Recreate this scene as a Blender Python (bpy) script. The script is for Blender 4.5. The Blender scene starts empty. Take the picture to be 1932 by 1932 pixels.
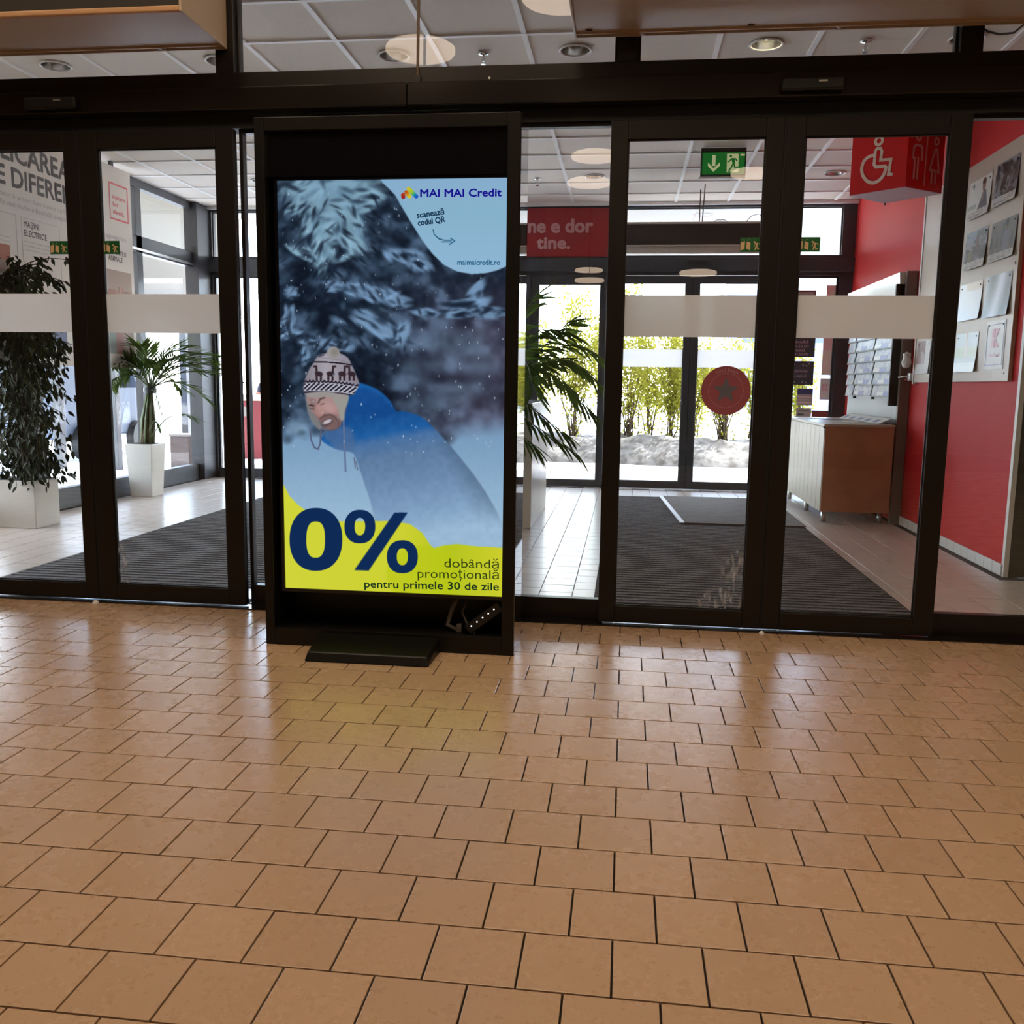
import bpy, math, random
import numpy as np
from mathutils import Vector, Matrix

# ------------------------------------------------------------------ camera, world, sun, exposure
SC = bpy.context.scene
COL = SC.collection
random.seed(7)
RNG = np.random.RandomState(11)
CAM_F, CAM_YAW, CAM_PITCH, CAM_ROLL = 1715.4, -0.12186, 0.13962, 0.01409
CAM_P = Vector((-0.008, -4.793, 1.25))

def cam_axes():
    y, p, r = CAM_YAW, CAM_PITCH, CAM_ROLL
    f = Vector((math.sin(y) * math.cos(p), math.cos(y) * math.cos(p), -math.sin(p)))
    rt = Vector((math.cos(y), -math.sin(y), 0))
    up = rt.cross(f)
    return rt * math.cos(r) + up * math.sin(r), up * math.cos(r) - rt * math.sin(r), f

CR, CU, CF = cam_axes()
cd = bpy.data.cameras.new('camera')
cam = bpy.data.objects.new('camera', cd)
COL.objects.link(cam)
cd.sensor_width = 36.0
cd.lens = CAM_F / 1932 * 36.0
cd.clip_start, cd.clip_end = 0.05, 500
cam.matrix_world = Matrix(((CR.x, CU.x, -CF.x, CAM_P.x), (CR.y, CU.y, -CF.y, CAM_P.y), (CR.z, CU.z, -CF.z, CAM_P.z), (0, 0, 0, 1)))
SC.camera = cam
SC.view_settings.view_transform = 'Standard'
SC.view_settings.look = 'None'
SC.view_settings.exposure = 0.0
SC.view_settings.gamma = 1.0
SC.view_settings.use_curve_mapping = False
SC.cycles.transparent_max_bounces = 32
SC.cycles.max_bounces = 10
SC.cycles.use_denoising = True
SC.cycles.sample_clamp_indirect = 6.0
SC.cycles.caustics_reflective = False
SC.cycles.caustics_refractive = False

W = bpy.data.worlds.new('winter_sky')
SC.world = W
W.use_nodes = True
nt = W.node_tree
nt.nodes.clear()
sky = nt.nodes.new('ShaderNodeTexSky')
sky.sky_type = 'NISHITA'
sky.sun_disc = False
sky.sun_elevation = math.radians(45)
sky.sun_rotation = math.radians(37)
sky.air_density, sky.dust_density, sky.ozone_density = 1.0, 0.6, 1.4
tc = nt.nodes.new('ShaderNodeTexCoord')
mp = nt.nodes.new('ShaderNodeMapping'); mp.inputs['Scale'].default_value = (1, 1, 2.6)
nz = nt.nodes.new('ShaderNodeTexNoise'); nz.inputs['Scale'].default_value = 3.2; nz.inputs['Detail'].default_value = 6
rp = nt.nodes.new('ShaderNodeValToRGB'); rp.color_ramp.elements[0].position = .44; rp.color_ramp.elements[1].position = .56
mx = nt.nodes.new('ShaderNodeMixRGB'); mx.inputs[2].default_value = (4.6, 4.75, 5.0, 1)
bg = nt.nodes.new('ShaderNodeBackground'); bg.inputs['Strength'].default_value = 2.5
out = nt.nodes.new('ShaderNodeOutputWorld')
L = nt.links.new
L(tc.outputs['Generated'], mp.inputs['Vector']); L(mp.outputs[0], nz.inputs['Vector']); L(nz.outputs['Fac'], rp.inputs[0])
L(rp.outputs[0], mx.inputs[0]); L(sky.outputs[0], mx.inputs[1]); L(mx.outputs[0], bg.inputs[0]); L(bg.outputs[0], out.inputs[0])

sd = bpy.data.lights.new('sun', 'SUN'); sd.energy = 17.0; sd.angle = math.radians(0.6); sd.color = (1, .96, .9)
sun = bpy.data.objects.new('sun', sd); COL.objects.link(sun)
SUN_FROM = Vector((0.42, 0.56, 0.72)).normalized()
sun.rotation_euler = SUN_FROM.to_track_quat('Z', 'Y').to_euler()
HALL_FILL = 8.6      # emission of the fill panels added to brighten the hall
PENDANT = 7.5         # emission of the round pendant lamps

# ------------------------------------------------------------------ helpers
WORLD_OFF = {}

def link(o, parent=None):
    COL.objects.link(o)
    if parent is not None:
        o.parent = parent
    return o

def tag(o, label=None, cat=None, group=None, kind=None):
    if label: o['label'] = label
    if cat: o['category'] = cat
    if group: o['group'] = group
    if kind: o['kind'] = kind
    return o

def thing(name, label, cat, loc, group=None, kind=None):
    o = bpy.data.objects.new(name, None)
    o.empty_display_size = .1
    o.location = loc
    WORLD_OFF[o] = Vector(loc)
    link(o)
    return tag(o, label, cat, group, kind)

class MB:
    """collects faces in world coordinates; build() links them as ONE mesh object"""
    def __init__(s): s.v, s.f = [], []
    def add(s, vs, fs):
        n = len(s.v); s.v += [tuple(v) for v in vs]; s.f += [tuple(i + n for i in f) for f in fs]; return s
    def box(s, x0, x1, y0, y1, z0, z1):
        return s.add([(x0, y0, z0), (x1, y0, z0), (x1, y1, z0), (x0, y1, z0), (x0, y0, z1), (x1, y0, z1), (x1, y1, z1), (x0, y1, z1)],
                     [(3, 2, 1, 0), (4, 5, 6, 7), (0, 1, 5, 4), (1, 2, 6, 5), (2, 3, 7, 6), (3, 0, 4, 7)])
    def hexa(s, b, t):
        return s.add(list(b) + list(t), [(3, 2, 1, 0), (4, 5, 6, 7), (0, 1, 5, 4), (1, 2, 6, 5), (2, 3, 7, 6), (3, 0, 4, 7)])
    def prism(s, pts, n):
        """closed polygon of 3-D points extruded by vector n"""
        k = len(pts); n = Vector(n)
        vs = [Vector(p) for p in pts]; vs2 = [p + n for p in vs]
        fs = [tuple(range(k))[::-1], tuple(range(k, 2 * k))] + [(i, (i + 1) % k, k + (i + 1) % k, k + i) for i in range(k)]
        return s.add(vs + vs2, fs)
    def cyl(s, p0, p1, r0, r1=None, n=12):
        return s.tube([p0, p1], [r0, r0 if r1 is None else r1], n)
    def tube(s, pts, r, n=8, caps=True):
        pts = [Vector(p) for p in pts]
        rs = r if isinstance(r, (list, tuple)) else [r] * len(pts)
        base = len(s.v); ref = None
        for i, p in enumerate(pts):
            d = (pts[min(i + 1, len(pts) - 1)] - pts[max(i - 1, 0)]).normalized()
            if ref is None: ref = d.orthogonal().normalized()
            ref = (ref - d * ref.dot(d)).normalized(); b = d.cross(ref)
            for k in range(n):
                a = 2 * math.pi * k / n
                s.v.append(tuple(p + (ref * math.cos(a) + b * math.sin(a)) * rs[i]))
        for i in range(len(pts) - 1):
            for k in range(n):
                a, b2 = base + i * n + k, base + i * n + (k + 1) % n
                s.f.append((a, b2, b2 + n, a + n))
        if caps:
            s.f.append(tuple(base + k for k in range(n))[::-1]); s.f.append(tuple(base + (len(pts) - 1) * n + k for k in range(n)))
        return s
    def lathe(s, prof, c, n=24, close=False):
        base = len(s.v); c = Vector(c)
        for r, z in prof:
            for k in range(n):
                a = 2 * math.pi * k / n
                s.v.append((c.x + r * math.cos(a), c.y + r * math.sin(a), c.z + z))
        m = len(prof)
        for i in range(m if close else m - 1):
            for k in range(n):
                i2 = (i + 1) % m
                s.f.append((base + i * n + k, base + i * n + (k + 1) % n, base + i2 * n + (k + 1) % n, base + i2 * n + k))
        return s
    def disc(s, c, r, N, n=24):
        N = Vector(N).normalized(); a = N.orthogonal().normalized(); b = N.cross(a); c = Vector(c)
        return s.add([c + a * r * math.cos(2 * math.pi * k / n) + b * r * math.sin(2 * math.pi * k / n) for k in range(n)], [tuple(range(n))])
    def build(s, name, mat, parent=None, smooth=False, bevel=0, seg=2, origin=None):
        me = bpy.data.meshes.new(name)
        if parent is not None: off = WORLD_OFF.get(parent, Vector((0, 0, 0)))
        elif origin is not None: off = Vector(origin)
        else:
            a = np.array(s.v); off = Vector(((a[:, 0].min() + a[:, 0].max()) / 2, (a[:, 1].min() + a[:, 1].max()) / 2, a[:, 2].min()))
        me.from_pydata([(v[0] - off.x, v[1] - off.y, v[2] - off.z) for v in s.v], [], s.f)
        me.update()
        if mat: me.materials.append(mat)
        if smooth:
            for p in me.polygons: p.use_smooth = True
        o = bpy.data.objects.new(name, me)
        if parent is None: o.location = off
        link(o, parent)
        WORLD_OFF[o] = off
        if bevel:
            m = o.modifiers.new('bevel', 'BEVEL'); m.width = bevel; m.segments = seg; m.limit_method = 'ANGLE'; m.angle_limit = math.radians(40)
        return o

class Plane:
    """a flat face with origin O, right R and up U; N points out of it"""
    def __init__(s, O, R, U):
        s.O, s.R, s.U = Vector(O), Vector(R).normalized(), Vector(U).normalized(); s.N = s.R.cross(s.U)
    def p(s, u, v, n=0): return s.O + s.R * u + s.U * v + s.N * n

def flat(mb, pl, pts, n0, n1):
    """a filled polygon on a plane, from height n0 to n1"""
    return mb.prism([pl.p(u, v, n0) for u, v in pts], pl.N * (n1 - n0))
def frect(mb, pl, u0, u1, v0, v1, n0, n1): return flat(mb, pl, [(u0, v0), (u1, v0), (u1, v1), (u0, v1)], n0, n1)
def fcircle(mb, pl, u, v, r, n0, n1, k=20): return flat(mb, pl, [(u + r * math.cos(2 * math.pi * i / k), v + r * math.sin(2 * math.pi * i / k)) for i in range(k)], n0, n1)
def fring(mb, pl, u, v, r, w, n0, n1, k=24):
    pts = [(u + r * math.cos(2 * math.pi * i / k), v + r * math.sin(2 * math.pi * i / k)) for i in range(k + 1)]
    return stroke(mb, pl, pts, w, n0, n1)
def stroke(mb, pl, pts, w, n0, n1, closed=False):
    pts = [Vector((a, b)) for a, b in pts]
    m = len(pts); lo, hi = [], []
    for i, p in enumerate(pts):
        d0 = (p - pts[i - 1]).normalized() if i else (pts[1] - p).normalized()
        d1 = (pts[i + 1] - p).normalized() if i < m - 1 else d0
        t = (d0 + d1); t = t.normalized() if t.length > 1e-4 else d0
        nn = Vector((-t.y, t.x)); k = w / 2 / max(.45, abs(nn.dot(Vector((-d1.y, d1.x)))))
        lo.append(p - nn * k); hi.append(p + nn * k)
    for i in range(m - 1):
        flat(mb, pl, [tuple(lo[i]), tuple(lo[i + 1]), tuple(hi[i + 1]), tuple(hi[i])], n0, n1)
    return mb

_txt = {}
def text_mesh(body, bold):
    key = body
    if key not in _txt:
        cu = bpy.data.curves.new('lettering', 'FONT'); cu.body = body; cu.size = 1; cu.resolution_u = 3; cu.fill_mode = 'FRONT'
        ob = bpy.data.objects.new('lettering', cu); COL.objects.link(ob)
        dg = bpy.context.evaluated_depsgraph_get(); dg.update()
        me = bpy.data.meshes.new_from_object(ob.evaluated_get(dg))
        vs = np.array([v.co[:2] for v in me.vertices]); fs = [tuple(p.vertices) for p in me.polygons]
        bpy.data.objects.remove(ob); bpy.data.curves.remove(cu); bpy.data.meshes.remove(me)
        _txt[key] = (vs, fs)
    return _txt[key]
def text(parent, body, pl, u, v, w, h, mat, bold=0.0, n=0.0012, name='lettering', ang=0.0):
    """lettering of width w and capital height h, left end of the base line at (u, v)"""
    vs, fs = text_mesh(body, bold)
    x0, x1 = vs[:, 0].min(), vs[:, 0].max()
    sx, sy = w / (x1 - x0), h / 0.70
    ca, sa = math.cos(ang), math.sin(ang)
    mb = MB(); bw = max(0, bold) * h * 1.9
    for k, (ox, oy) in enumerate([(0, 0)] if bw <= 0 else [(math.cos(i * math.pi / 4) * bw, math.sin(i * math.pi / 4) * bw) for i in range(8)]):
        pts = []
        for a, b in vs:
            a, b = (a - x0) * sx + ox, b * sy + oy
            pts.append(pl.p(u + a * ca - b * sa, v + a * sa + b * ca, n + k * 2e-5))
        mb.add(pts, fs)
    o = mb.build(name, mat, parent)
    return o

# ------------------------------------------------------------------ materials
def srgb(r, g, b):
    f = lambda c: (c / 255 / 12.92) if c / 255 <= .04045 else ((c / 255 + .055) / 1.055) ** 2.4
    return (f(r), f(g), f(b))

def mat(name, col, rough=.5, metal=0.0, spec=.5, emit=None, es=1.0, noise=None, bump=None, coat=0.0):
    m = bpy.data.materials.new(name); m.use_nodes = True
    t = m.node_tree; b = t.nodes['Principled BSDF']
    b.inputs['Base Color'].default_value = (*col, 1); b.inputs['Roughness'].default_value = rough
    b.inputs['Metallic'].default_value = metal; b.inputs['Specular IOR Level'].default_value = spec
    b.inputs['Coat Weight'].default_value = coat
    if emit: b.inputs['Emission Color'].default_value = (*emit, 1); b.inputs['Emission Strength'].default_value = es
    if noise or bump:
        g = t.nodes.new('ShaderNodeNewGeometry')
    if noise:
        sc, col2, lo, hi = noise
        n = t.nodes.new('ShaderNodeTexNoise'); n.inputs['Scale'].default_value = sc; n.inputs['Detail'].default_value = 5
        r = t.nodes.new('ShaderNodeValToRGB'); r.color_ramp.elements[0].position = lo; r.color_ramp.elements[1].position = hi
        r.color_ramp.elements[0].color = (*col, 1); r.color_ramp.elements[1].color = (*col2, 1)
        t.links.new(g.outputs['Position'], n.inputs['Vector']); t.links.new(n.outputs['Fac'], r.inputs[0]); t.links.new(r.outputs[0], b.inputs['Base Color'])
    if bump:
        sc, st = bump
        n = t.nodes.new('ShaderNodeTexNoise'); n.inputs['Scale'].default_value = sc; n.inputs['Detail'].default_value = 4
        bp = t.nodes.new('ShaderNodeBump'); bp.inputs['Strength'].default_value = st; bp.inputs['Distance'].default_value = .01
        t.links.new(g.outputs['Position'], n.inputs['Vector']); t.links.new(n.outputs['Fac'], bp.inputs['Height']); t.links.new(bp.outputs[0], b.inputs['Normal'])
    return m

def emat(name, col, s=1.0):
    m = bpy.data.materials.new(name); m.use_nodes = True; t = m.node_tree; t.nodes.clear()
    e = t.nodes.new('ShaderNodeEmission'); e.inputs[0].default_value = (*col, 1); e.inputs[1].default_value = s
    o = t.nodes.new('ShaderNodeOutputMaterial'); t.links.new(e.outputs[0], o.inputs[0]); return m

def glass_mat(name, tint=(.975, .98, .978), ior=1.45, rough=0.0):
    m = bpy.data.materials.new(name); m.use_nodes = True; t = m.node_tree; t.nodes.clear()
    a = t.nodes.new('ShaderNodeBsdfTransparent'); a.inputs[0].default_value = (*tint, 1)
    g = t.nodes.new('ShaderNodeBsdfGlossy'); g.inputs['Roughness'].default_value = rough
    f = t.nodes.new('ShaderNodeFresnel'); f.inputs[0].default_value = ior
    x = t.nodes.new('ShaderNodeMixShader'); o = t.nodes.new('ShaderNodeOutputMaterial')
    bf = t.nodes.new('ShaderNodeNewGeometry'); iv = t.nodes.new('ShaderNodeMath'); iv.operation = 'SUBTRACT'; iv.inputs[0].default_value = 1
    mu = t.nodes.new('ShaderNodeMath'); mu.operation = 'MULTIPLY'; m2 = t.nodes.new('ShaderNodeMath'); m2.operation = 'MULTIPLY'; m2.use_clamp = True; m2.inputs[1].default_value = 1.8   # both faces of the pane, taken at the entering one
    t.links.new(bf.outputs['Backfacing'], iv.inputs[1]); t.links.new(iv.outputs[0], mu.inputs[0]); t.links.new(f.outputs[0], mu.inputs[1]); t.links.new(mu.outputs[0], m2.inputs[0])
    t.links.new(m2.outputs[0], x.inputs[0]); t.links.new(a.outputs[0], x.inputs[1]); t.links.new(g.outputs[0], x.inputs[2]); t.links.new(x.outputs[0], o.inputs[0])
    return m

def translucent_mat(name, col, trans, clear=0.0, col2=None, clearcol=(1, 1, 1)):
    m = bpy.data.materials.new(name); m.use_nodes = True; t = m.node_tree; t.nodes.clear()
    d = t.nodes.new('ShaderNodeBsdfDiffuse'); d.inputs[0].default_value = (*col, 1)
    tr = t.nodes.new('ShaderNodeBsdfTranslucent'); tr.inputs[0].default_value = (*(col2 or col), 1)
    x = t.nodes.new('ShaderNodeMixShader'); x.inputs[0].default_value = trans
    o = t.nodes.new('ShaderNodeOutputMaterial')
    t.links.new(d.outputs[0], x.inputs[1]); t.links.new(tr.outputs[0], x.inputs[2]); last = x
    if clear:
        c = t.nodes.new('ShaderNodeBsdfTransparent'); c.inputs[0].default_value = (*clearcol, 1)
        y = t.nodes.new('ShaderNodeMixShader'); y.inputs[0].default_value = clear
        t.links.new(x.outputs[0], y.inputs[1]); t.links.new(c.outputs[0], y.inputs[2]); last = y
    t.links.new(last.outputs[0], o.inputs[0]); return m

def tile_mat(name, c1, c2, speck, rlo, rhi, amount):
    m = bpy.data.materials.new(name); m.use_nodes = True; t = m.node_tree; b = t.nodes['Principled BSDF']; N = t.nodes.new; K = t.links.new
    oi = N('ShaderNodeObjectInfo'); mixc = N('ShaderNodeMixRGB'); mixc.inputs[1].default_value = (*c1, 1); mixc.inputs[2].default_value = (*c2, 1)
    K(oi.outputs['Random'], mixc.inputs[0])
    g = N('ShaderNodeNewGeometry')
    n1 = N('ShaderNodeTexNoise'); n1.inputs['Scale'].default_value = 105; n1.inputs['Detail'].default_value = 2
    r1 = N('ShaderNodeValToRGB'); r1.color_ramp.elements[0].position = .63; r1.color_ramp.elements[1].position = .72
    K(g.outputs['Position'], n1.inputs['Vector']); K(n1.outputs['Fac'], r1.inputs[0])
    m2 = N('ShaderNodeMixRGB'); m2.inputs[2].default_value = (*speck, 1); K(mixc.outputs[0], m2.inputs[1])
    ml = N('ShaderNodeMath'); ml.operation = 'MULTIPLY'; ml.inputs[1].default_value = amount; K(r1.outputs[0], ml.inputs[0]); K(ml.outputs[0], m2.inputs[0])
    n2 = N('ShaderNodeTexNoise'); n2.inputs['Scale'].default_value = 6; n2.inputs['Detail'].default_value = 8; n2.inputs['Roughness'].default_value = .7
    K(g.outputs['Position'], n2.inputs['Vector'])
    m3 = N('ShaderNodeMixRGB'); m3.blend_type = 'MULTIPLY'; m3.inputs[0].default_value = .06
    r2 = N('ShaderNodeValToRGB'); r2.color_ramp.elements[0].position = .3; r2.color_ramp.elements[1].position = .7
    r2.color_ramp.elements[0].color = (.86, .83, .80, 1)
    K(n2.outputs['Fac'], r2.inputs[0]); K(m2.outputs[0], m3.inputs[1]); K(r2.outputs[0], m3.inputs[2]); K(m3.outputs[0], b.inputs['Base Color'])
    mr = N('ShaderNodeMapRange'); mr.inputs[1].default_value = .35; mr.inputs[2].default_value = .65; mr.inputs[3].default_value = rlo; mr.inputs[4].default_value = rhi
    K(n2.outputs['Fac'], mr.inputs[0]); K(mr.outputs[0], b.inputs['Roughness'])
    b.inputs['Specular IOR Level'].default_value = .7
    n3 = N('ShaderNodeTexNoise'); n3.inputs['Scale'].default_value = 40; n3.inputs['Detail'].default_value = 4; K(g.outputs['Position'], n3.inputs['Vector'])
    bp = N('ShaderNodeBump'); bp.inputs['Strength'].default_value = .04; bp.inputs['Distance'].default_value = .004; K(n3.outputs['Fac'], bp.inputs['Height'])
    if amount: K(bp.outputs[0], b.inputs['Normal'])
    return m

def image_mat(name, arr, emission=0.0, rough=.4, spec=.4):
    h, w = arr.shape[:2]
    im = bpy.data.images.new(name, w, h); px = np.ones((h, w, 4), np.float32); px[:, :, :3] = arr[::-1]
    im.pixels.foreach_set(px.ravel()); im.update()
    m = bpy.data.materials.new(name); m.use_nodes = True; t = m.node_tree; b = t.nodes['Principled BSDF']
    tx = t.nodes.new('ShaderNodeTexImage'); tx.image = im; tx.extension = 'EXTEND'
    if emission:
        t.nodes.remove(b); e = t.nodes.new('ShaderNodeEmission'); e.inputs[1].default_value = emission
        t.links.new(tx.outputs[0], e.inputs[0]); t.links.new(e.outputs[0], t.nodes['Material Output'].inputs[0])
    else:
        t.links.new(tx.outputs[0], b.inputs['Base Color']); b.inputs['Roughness'].default_value = rough; b.inputs['Specular IOR Level'].default_value = spec
    return m

M = {}
M['bronze'] = mat('dark_bronze_metal', (.012, .0092, .008), .34, 0, .35)
M['bronze_gloss'] = mat('dark_bronze_gloss', (.012, .009, .008), .18, 0, .5)
M['frame2'] = mat('anthracite_metal', (.040, .040, .046), .4)
M['rubber'] = mat('black_rubber', (.008, .008, .008), .6)
M['alu'] = mat('brushed_aluminium', (.62, .62, .60), .32, 1.0)
M['glass'] = glass_mat('clear_glass')
M['glass_out'] = glass_mat('outer_glass', (.97, .98, .985), 1.2)
M['frost'] = translucent_mat('frosted_film', (.88, .87, .86), .6, .06)
M['white'] = mat('white_paint', (.72, .70, .67), .5)
M['gloss_white'] = mat('white_gloss_plastic', (.68, .64, .57), .25)
M['red'] = mat('red_wall_paint', srgb(192, 44, 42), .6, 0, .12, noise=(1.2, srgb(183, 41, 41), .35, .7))
M['red_sign'] = mat('red_sign_face', srgb(214, 20, 22), .4, 0, .3)
M['redglow'] = mat('dull_red_print', srgb(150, 22, 30), .4)
M['pinkprint'] = mat('pale_pink_print', srgb(235, 190, 190), .5)
M['cream'] = mat('cream_print', srgb(236, 214, 196), .5)
M['hallwall'] = mat('hall_plaster', (.42, .36, .29), .8)
M['hallceil'] = mat('hall_ceiling', (.45, .42, .38), .8)
M['panel'] = mat('mineral_ceiling_panel', (.78, .695, .60), .9, noise=(160, (.57, .50, .43), .60, .72))
M['rail'] = mat('white_ceiling_rail', (.90, .87, .83), .5)
M['grout'] = mat('dark_grout', (.016, .010, .007), .95)
M['grout2'] = mat('grey_grout', (.07, .06, .055), .9)
M['tile'] = tile_mat('hall_tile', (.54, .355, .218), (.49, .32, .196), (.27, .165, .10), .265, .285, .45)
M['tile2'] = tile_mat('vestibule_tile', (.60, .52, .45), (.56, .48, .41), (.40, .33, .28), .28, .28, 0.0)
M['whitetile'] = mat('white_skirting_tile', (.66, .63, .58), .3)
M['rib'] = mat('mat_rib', (.075, .068, .065), .85, noise=(45, (.15, .138, .13), .45, .75), bump=(300, .5))
M['rib_gap'] = mat('mat_base', (.006, .0055, .0055), .9)
M['carpet'] = mat('grey_carpet', (.16, .145, .13), .95, noise=(120, (.23, .21, .19), .4, .7), bump=(400, .6))
M['aircurtain'] = mat('beige_lacquer', srgb(190, 168, 142), .42)
M['curtain_dark'] = mat('brown_black_slot', (.02, .014, .01), .6)
M['ledge'] = mat('tan_edge_profile', srgb(196, 152, 112), .4)
M['tv'] = mat('black_display_glass', (.004, .004, .006), .08, 0, .5)
M['tvframe'] = mat('black_brown_frame', (.007, .0058, .0052), .35, 0, .3)
M['tvside'] = mat('polished_black_side', (.012, .012, .012), .03, 0, 1.0, coat=1.0)
M['cable'] = mat('grey_cable', (.12, .10, .09), .5)
M['cable_black'] = mat('black_plastic', (.006, .006, .007), .4)
M['led'] = emat('white_led', (1, .98, .95), 2.0)
M['wood'] = mat('brown_wood_veneer', srgb(190, 142, 106), .42, noise=(3.0, srgb(168, 118, 84), .35, .7))
M['palewood'] = mat('pale_board', srgb(196, 186, 165), .4)
M['greybrown'] = mat('grey_brown_panel', srgb(122, 110, 102), .45)
M['rackgrey'] = mat('pale_grey_rack', srgb(170, 176, 178), .4)
M['leaflet'] = mat('leaflet_paper', srgb(205, 208, 205), .5, noise=(14, srgb(168, 172, 190), .5, .58))
M['leaf_white'] = mat('leaflet_white_block', srgb(232, 232, 226), .5)
M['leaf_blue'] = mat('leaflet_blue_block', srgb(150, 154, 190), .5)
M['board'] = mat('notice_board_beige', srgb(172, 153, 133), .4)
M['paper'] = mat('white_paper', (.74, .73, .71), .45)
M['dark'] = mat('dark_pin', (.03, .03, .03), .5)
M['steel'] = mat('grey_steel_door', srgb(88, 86, 80), .35, .3)
M['green'] = mat('exit_green', srgb(14, 110, 40), .35, emit=srgb(16, 150, 48), es=.22)
M['exitpale'] = mat('exit_pale', srgb(214, 218, 170), .4, emit=srgb(220, 226, 170), es=.35)
M['stickgreen'] = mat('sticker_green', srgb(12, 92, 44), .5)
M['stickpale'] = mat('sticker_beige', srgb(212, 178, 140), .5)
M['sign_icon'] = mat('icon_beige', srgb(236, 214, 190), .45)
M['sign_under'] = mat('sign_underside', srgb(190, 160, 165), .5)
M['leaf_f'] = mat('ficus_leaf', (.034, .043, .016), .55, 0, .2)
M['leaf_p'] = translucent_mat('palm_leaflet', (.045, .075, .022), .35, 0, (.12, .19, .03))
M['stalk'] = mat('green_stalk', (.10, .12, .04), .5)
M['bark'] = mat('brown_bark', (.075, .05, .035), .85, noise=(30, (.03, .02, .015), .4, .65))
M['fibre'] = mat('palm_fibre', (.16, .10, .06), .9, noise=(40, (.06, .04, .025), .4, .65))
M['soil'] = mat('potting_soil', (.02, .014, .01), .95)
M['snow'] = mat('snow', (.86, .87, .90), .7, noise=(2.5, (.66, .67, .70), .52, .74), bump=(9, .5))
M['bank'] = mat('shade_grey_snow', (.20, .185, .17), .8, noise=(6.0, (.075, .064, .054), .40, .66), bump=(11, 1.0))  # snow colour darkened so the bank's shaded grey is painted in
M['twig'] = mat('shrub_twig', (.07, .042, .02), .8)
M['shrubleaf'] = translucent_mat('shrub_leaf', (.21, .205, .030), .5, 0, (.32, .31, .045))
M['canopy'] = mat('canopy_soffit', (.40, .38, .35), .6)
M['beigewall'] = mat('beige_render', (.17, .15, .12), .8)
M['brownpost'] = mat('brown_post', srgb(74, 52, 44), .6)
M['bluecar'] = mat('slate_blue_panel', (.055, .07, .105), .5)
M['building'] = mat('blue_grey_cladding', srgb(120, 132, 156), .6)
M['binred'] = mat('red_plastic', srgb(120, 18, 24), .5)
M['jacket'] = mat('dark_jacket', srgb(44, 48, 62), .8)
M['skin'] = mat('skin', srgb(190, 130, 105), .6)
M['darksign'] = mat('dark_brown_sign_back', srgb(58, 48, 43), .5)
M['litlip'] = mat('pale_sign_lip', (.62, .57, .50), .5)
M['rod'] = mat('brown_rod', srgb(96, 74, 56), .4)
M['chrome'] = mat('chrome', (.7, .7, .7), .12, 1.0)
M['reflector'] = mat('lamp_reflector', (.55, .53, .50), .18, 1.0)
M['lampwarm'] = emat('lit_lamp', (1.0, .90, .60), 40.0)
M['lampoff'] = mat('unlit_bulb', (.75, .73, .70), .2)
M['pendant'] = emat('pendant_diffuser', (1.0, .76, .54), PENDANT)
M['hall_fill'] = emat('hall_fill_panel', (1.0, .79, .55), HALL_FILL)

# ------------------------------------------------------------------ setting: floors
TS = 0.200075
TILE_Y0 = -2.861
HALF = (TS - .0050) / 2
def tile_mesh(name, hx, hy, m, h=.012, b=.0012):
    mb = MB(); n = [(-hx, -hy), (hx, -hy), (hx, hy), (-hx, hy)]
    i = [(x - math.copysign(b, x), y - math.copysign(b, y)) for x, y in n]
    mb.add([(x, y, -h) for x, y in n] + [(x, y, -b * .6) for x, y in n] + [(x, y, 0) for x, y in i],
           [(0, 1, 5, 4), (1, 2, 6, 5), (2, 3, 7, 6), (3, 0, 4, 7), (4, 5, 9, 8), (5, 6, 10, 9), (6, 7, 11, 10), (7, 4, 8, 11), (8, 9, 10, 11)])
    me = bpy.data.meshes.new(name); me.from_pydata(mb.v, [], mb.f); me.update(); me.materials.append(m); return me
def in_view(p, margin=.03):
    d = Vector(p) - CAM_P; z = d.dot(CF)
    if z < .3: return False
    return abs(d.dot(CR) / z) < .5632 + margin and abs(d.dot(CU) / z) < .5632 + margin
def lay(floor, spots, me, vis=300):
    """the nearest tiles in view as parts, all others joined into one part"""
    spots.sort(key=lambda s: (not in_view((s[0], s[1], 0)), (Vector((s[0], s[1], 0)) - CAM_P).length))
    rest = MB(); off = WORLD_OFF[floor]
    for k, (x, y) in enumerate(spots):
        if k < vis and in_view((x, y, 0)):
            o = bpy.data.objects.new('tile', me); o.location = (x - off.x, y - off.y, random.uniform(-.0004, .0003) - off.z)
            o.rotation_euler = (random.gauss(0, .0011), random.gauss(0, .0011), random.gauss(0, .001)); link(o, floor)
        else:
            rest.add([(v.co.x + x, v.co.y + y, v.co.z) for v in me.vertices], [tuple(p.vertices) for p in me.polygons])
    tag(rest.build('tile_field', me.materials[0], floor), kind='stuff')

floor = MB().box(-9, 7, -14, 0.02, -.12, -.007).build('floor', M['grout'])
tag(floor, 'beige square tiles laid in running bond with dark joints, inside the hall', kind='structure')
spots = []
for r in range(-55, 15):
    y = TILE_Y0 + (r - .5) * TS
    for c in range(-44, 35):
        x = (c + (.5 if r % 2 == 0 else 0)) * TS
        if abs(x) < 7 and -10 < y < 0: spots.append((x, y))
lay(floor, spots, tile_mesh('hall_tile', HALF, HALF, M['tile']))

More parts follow.
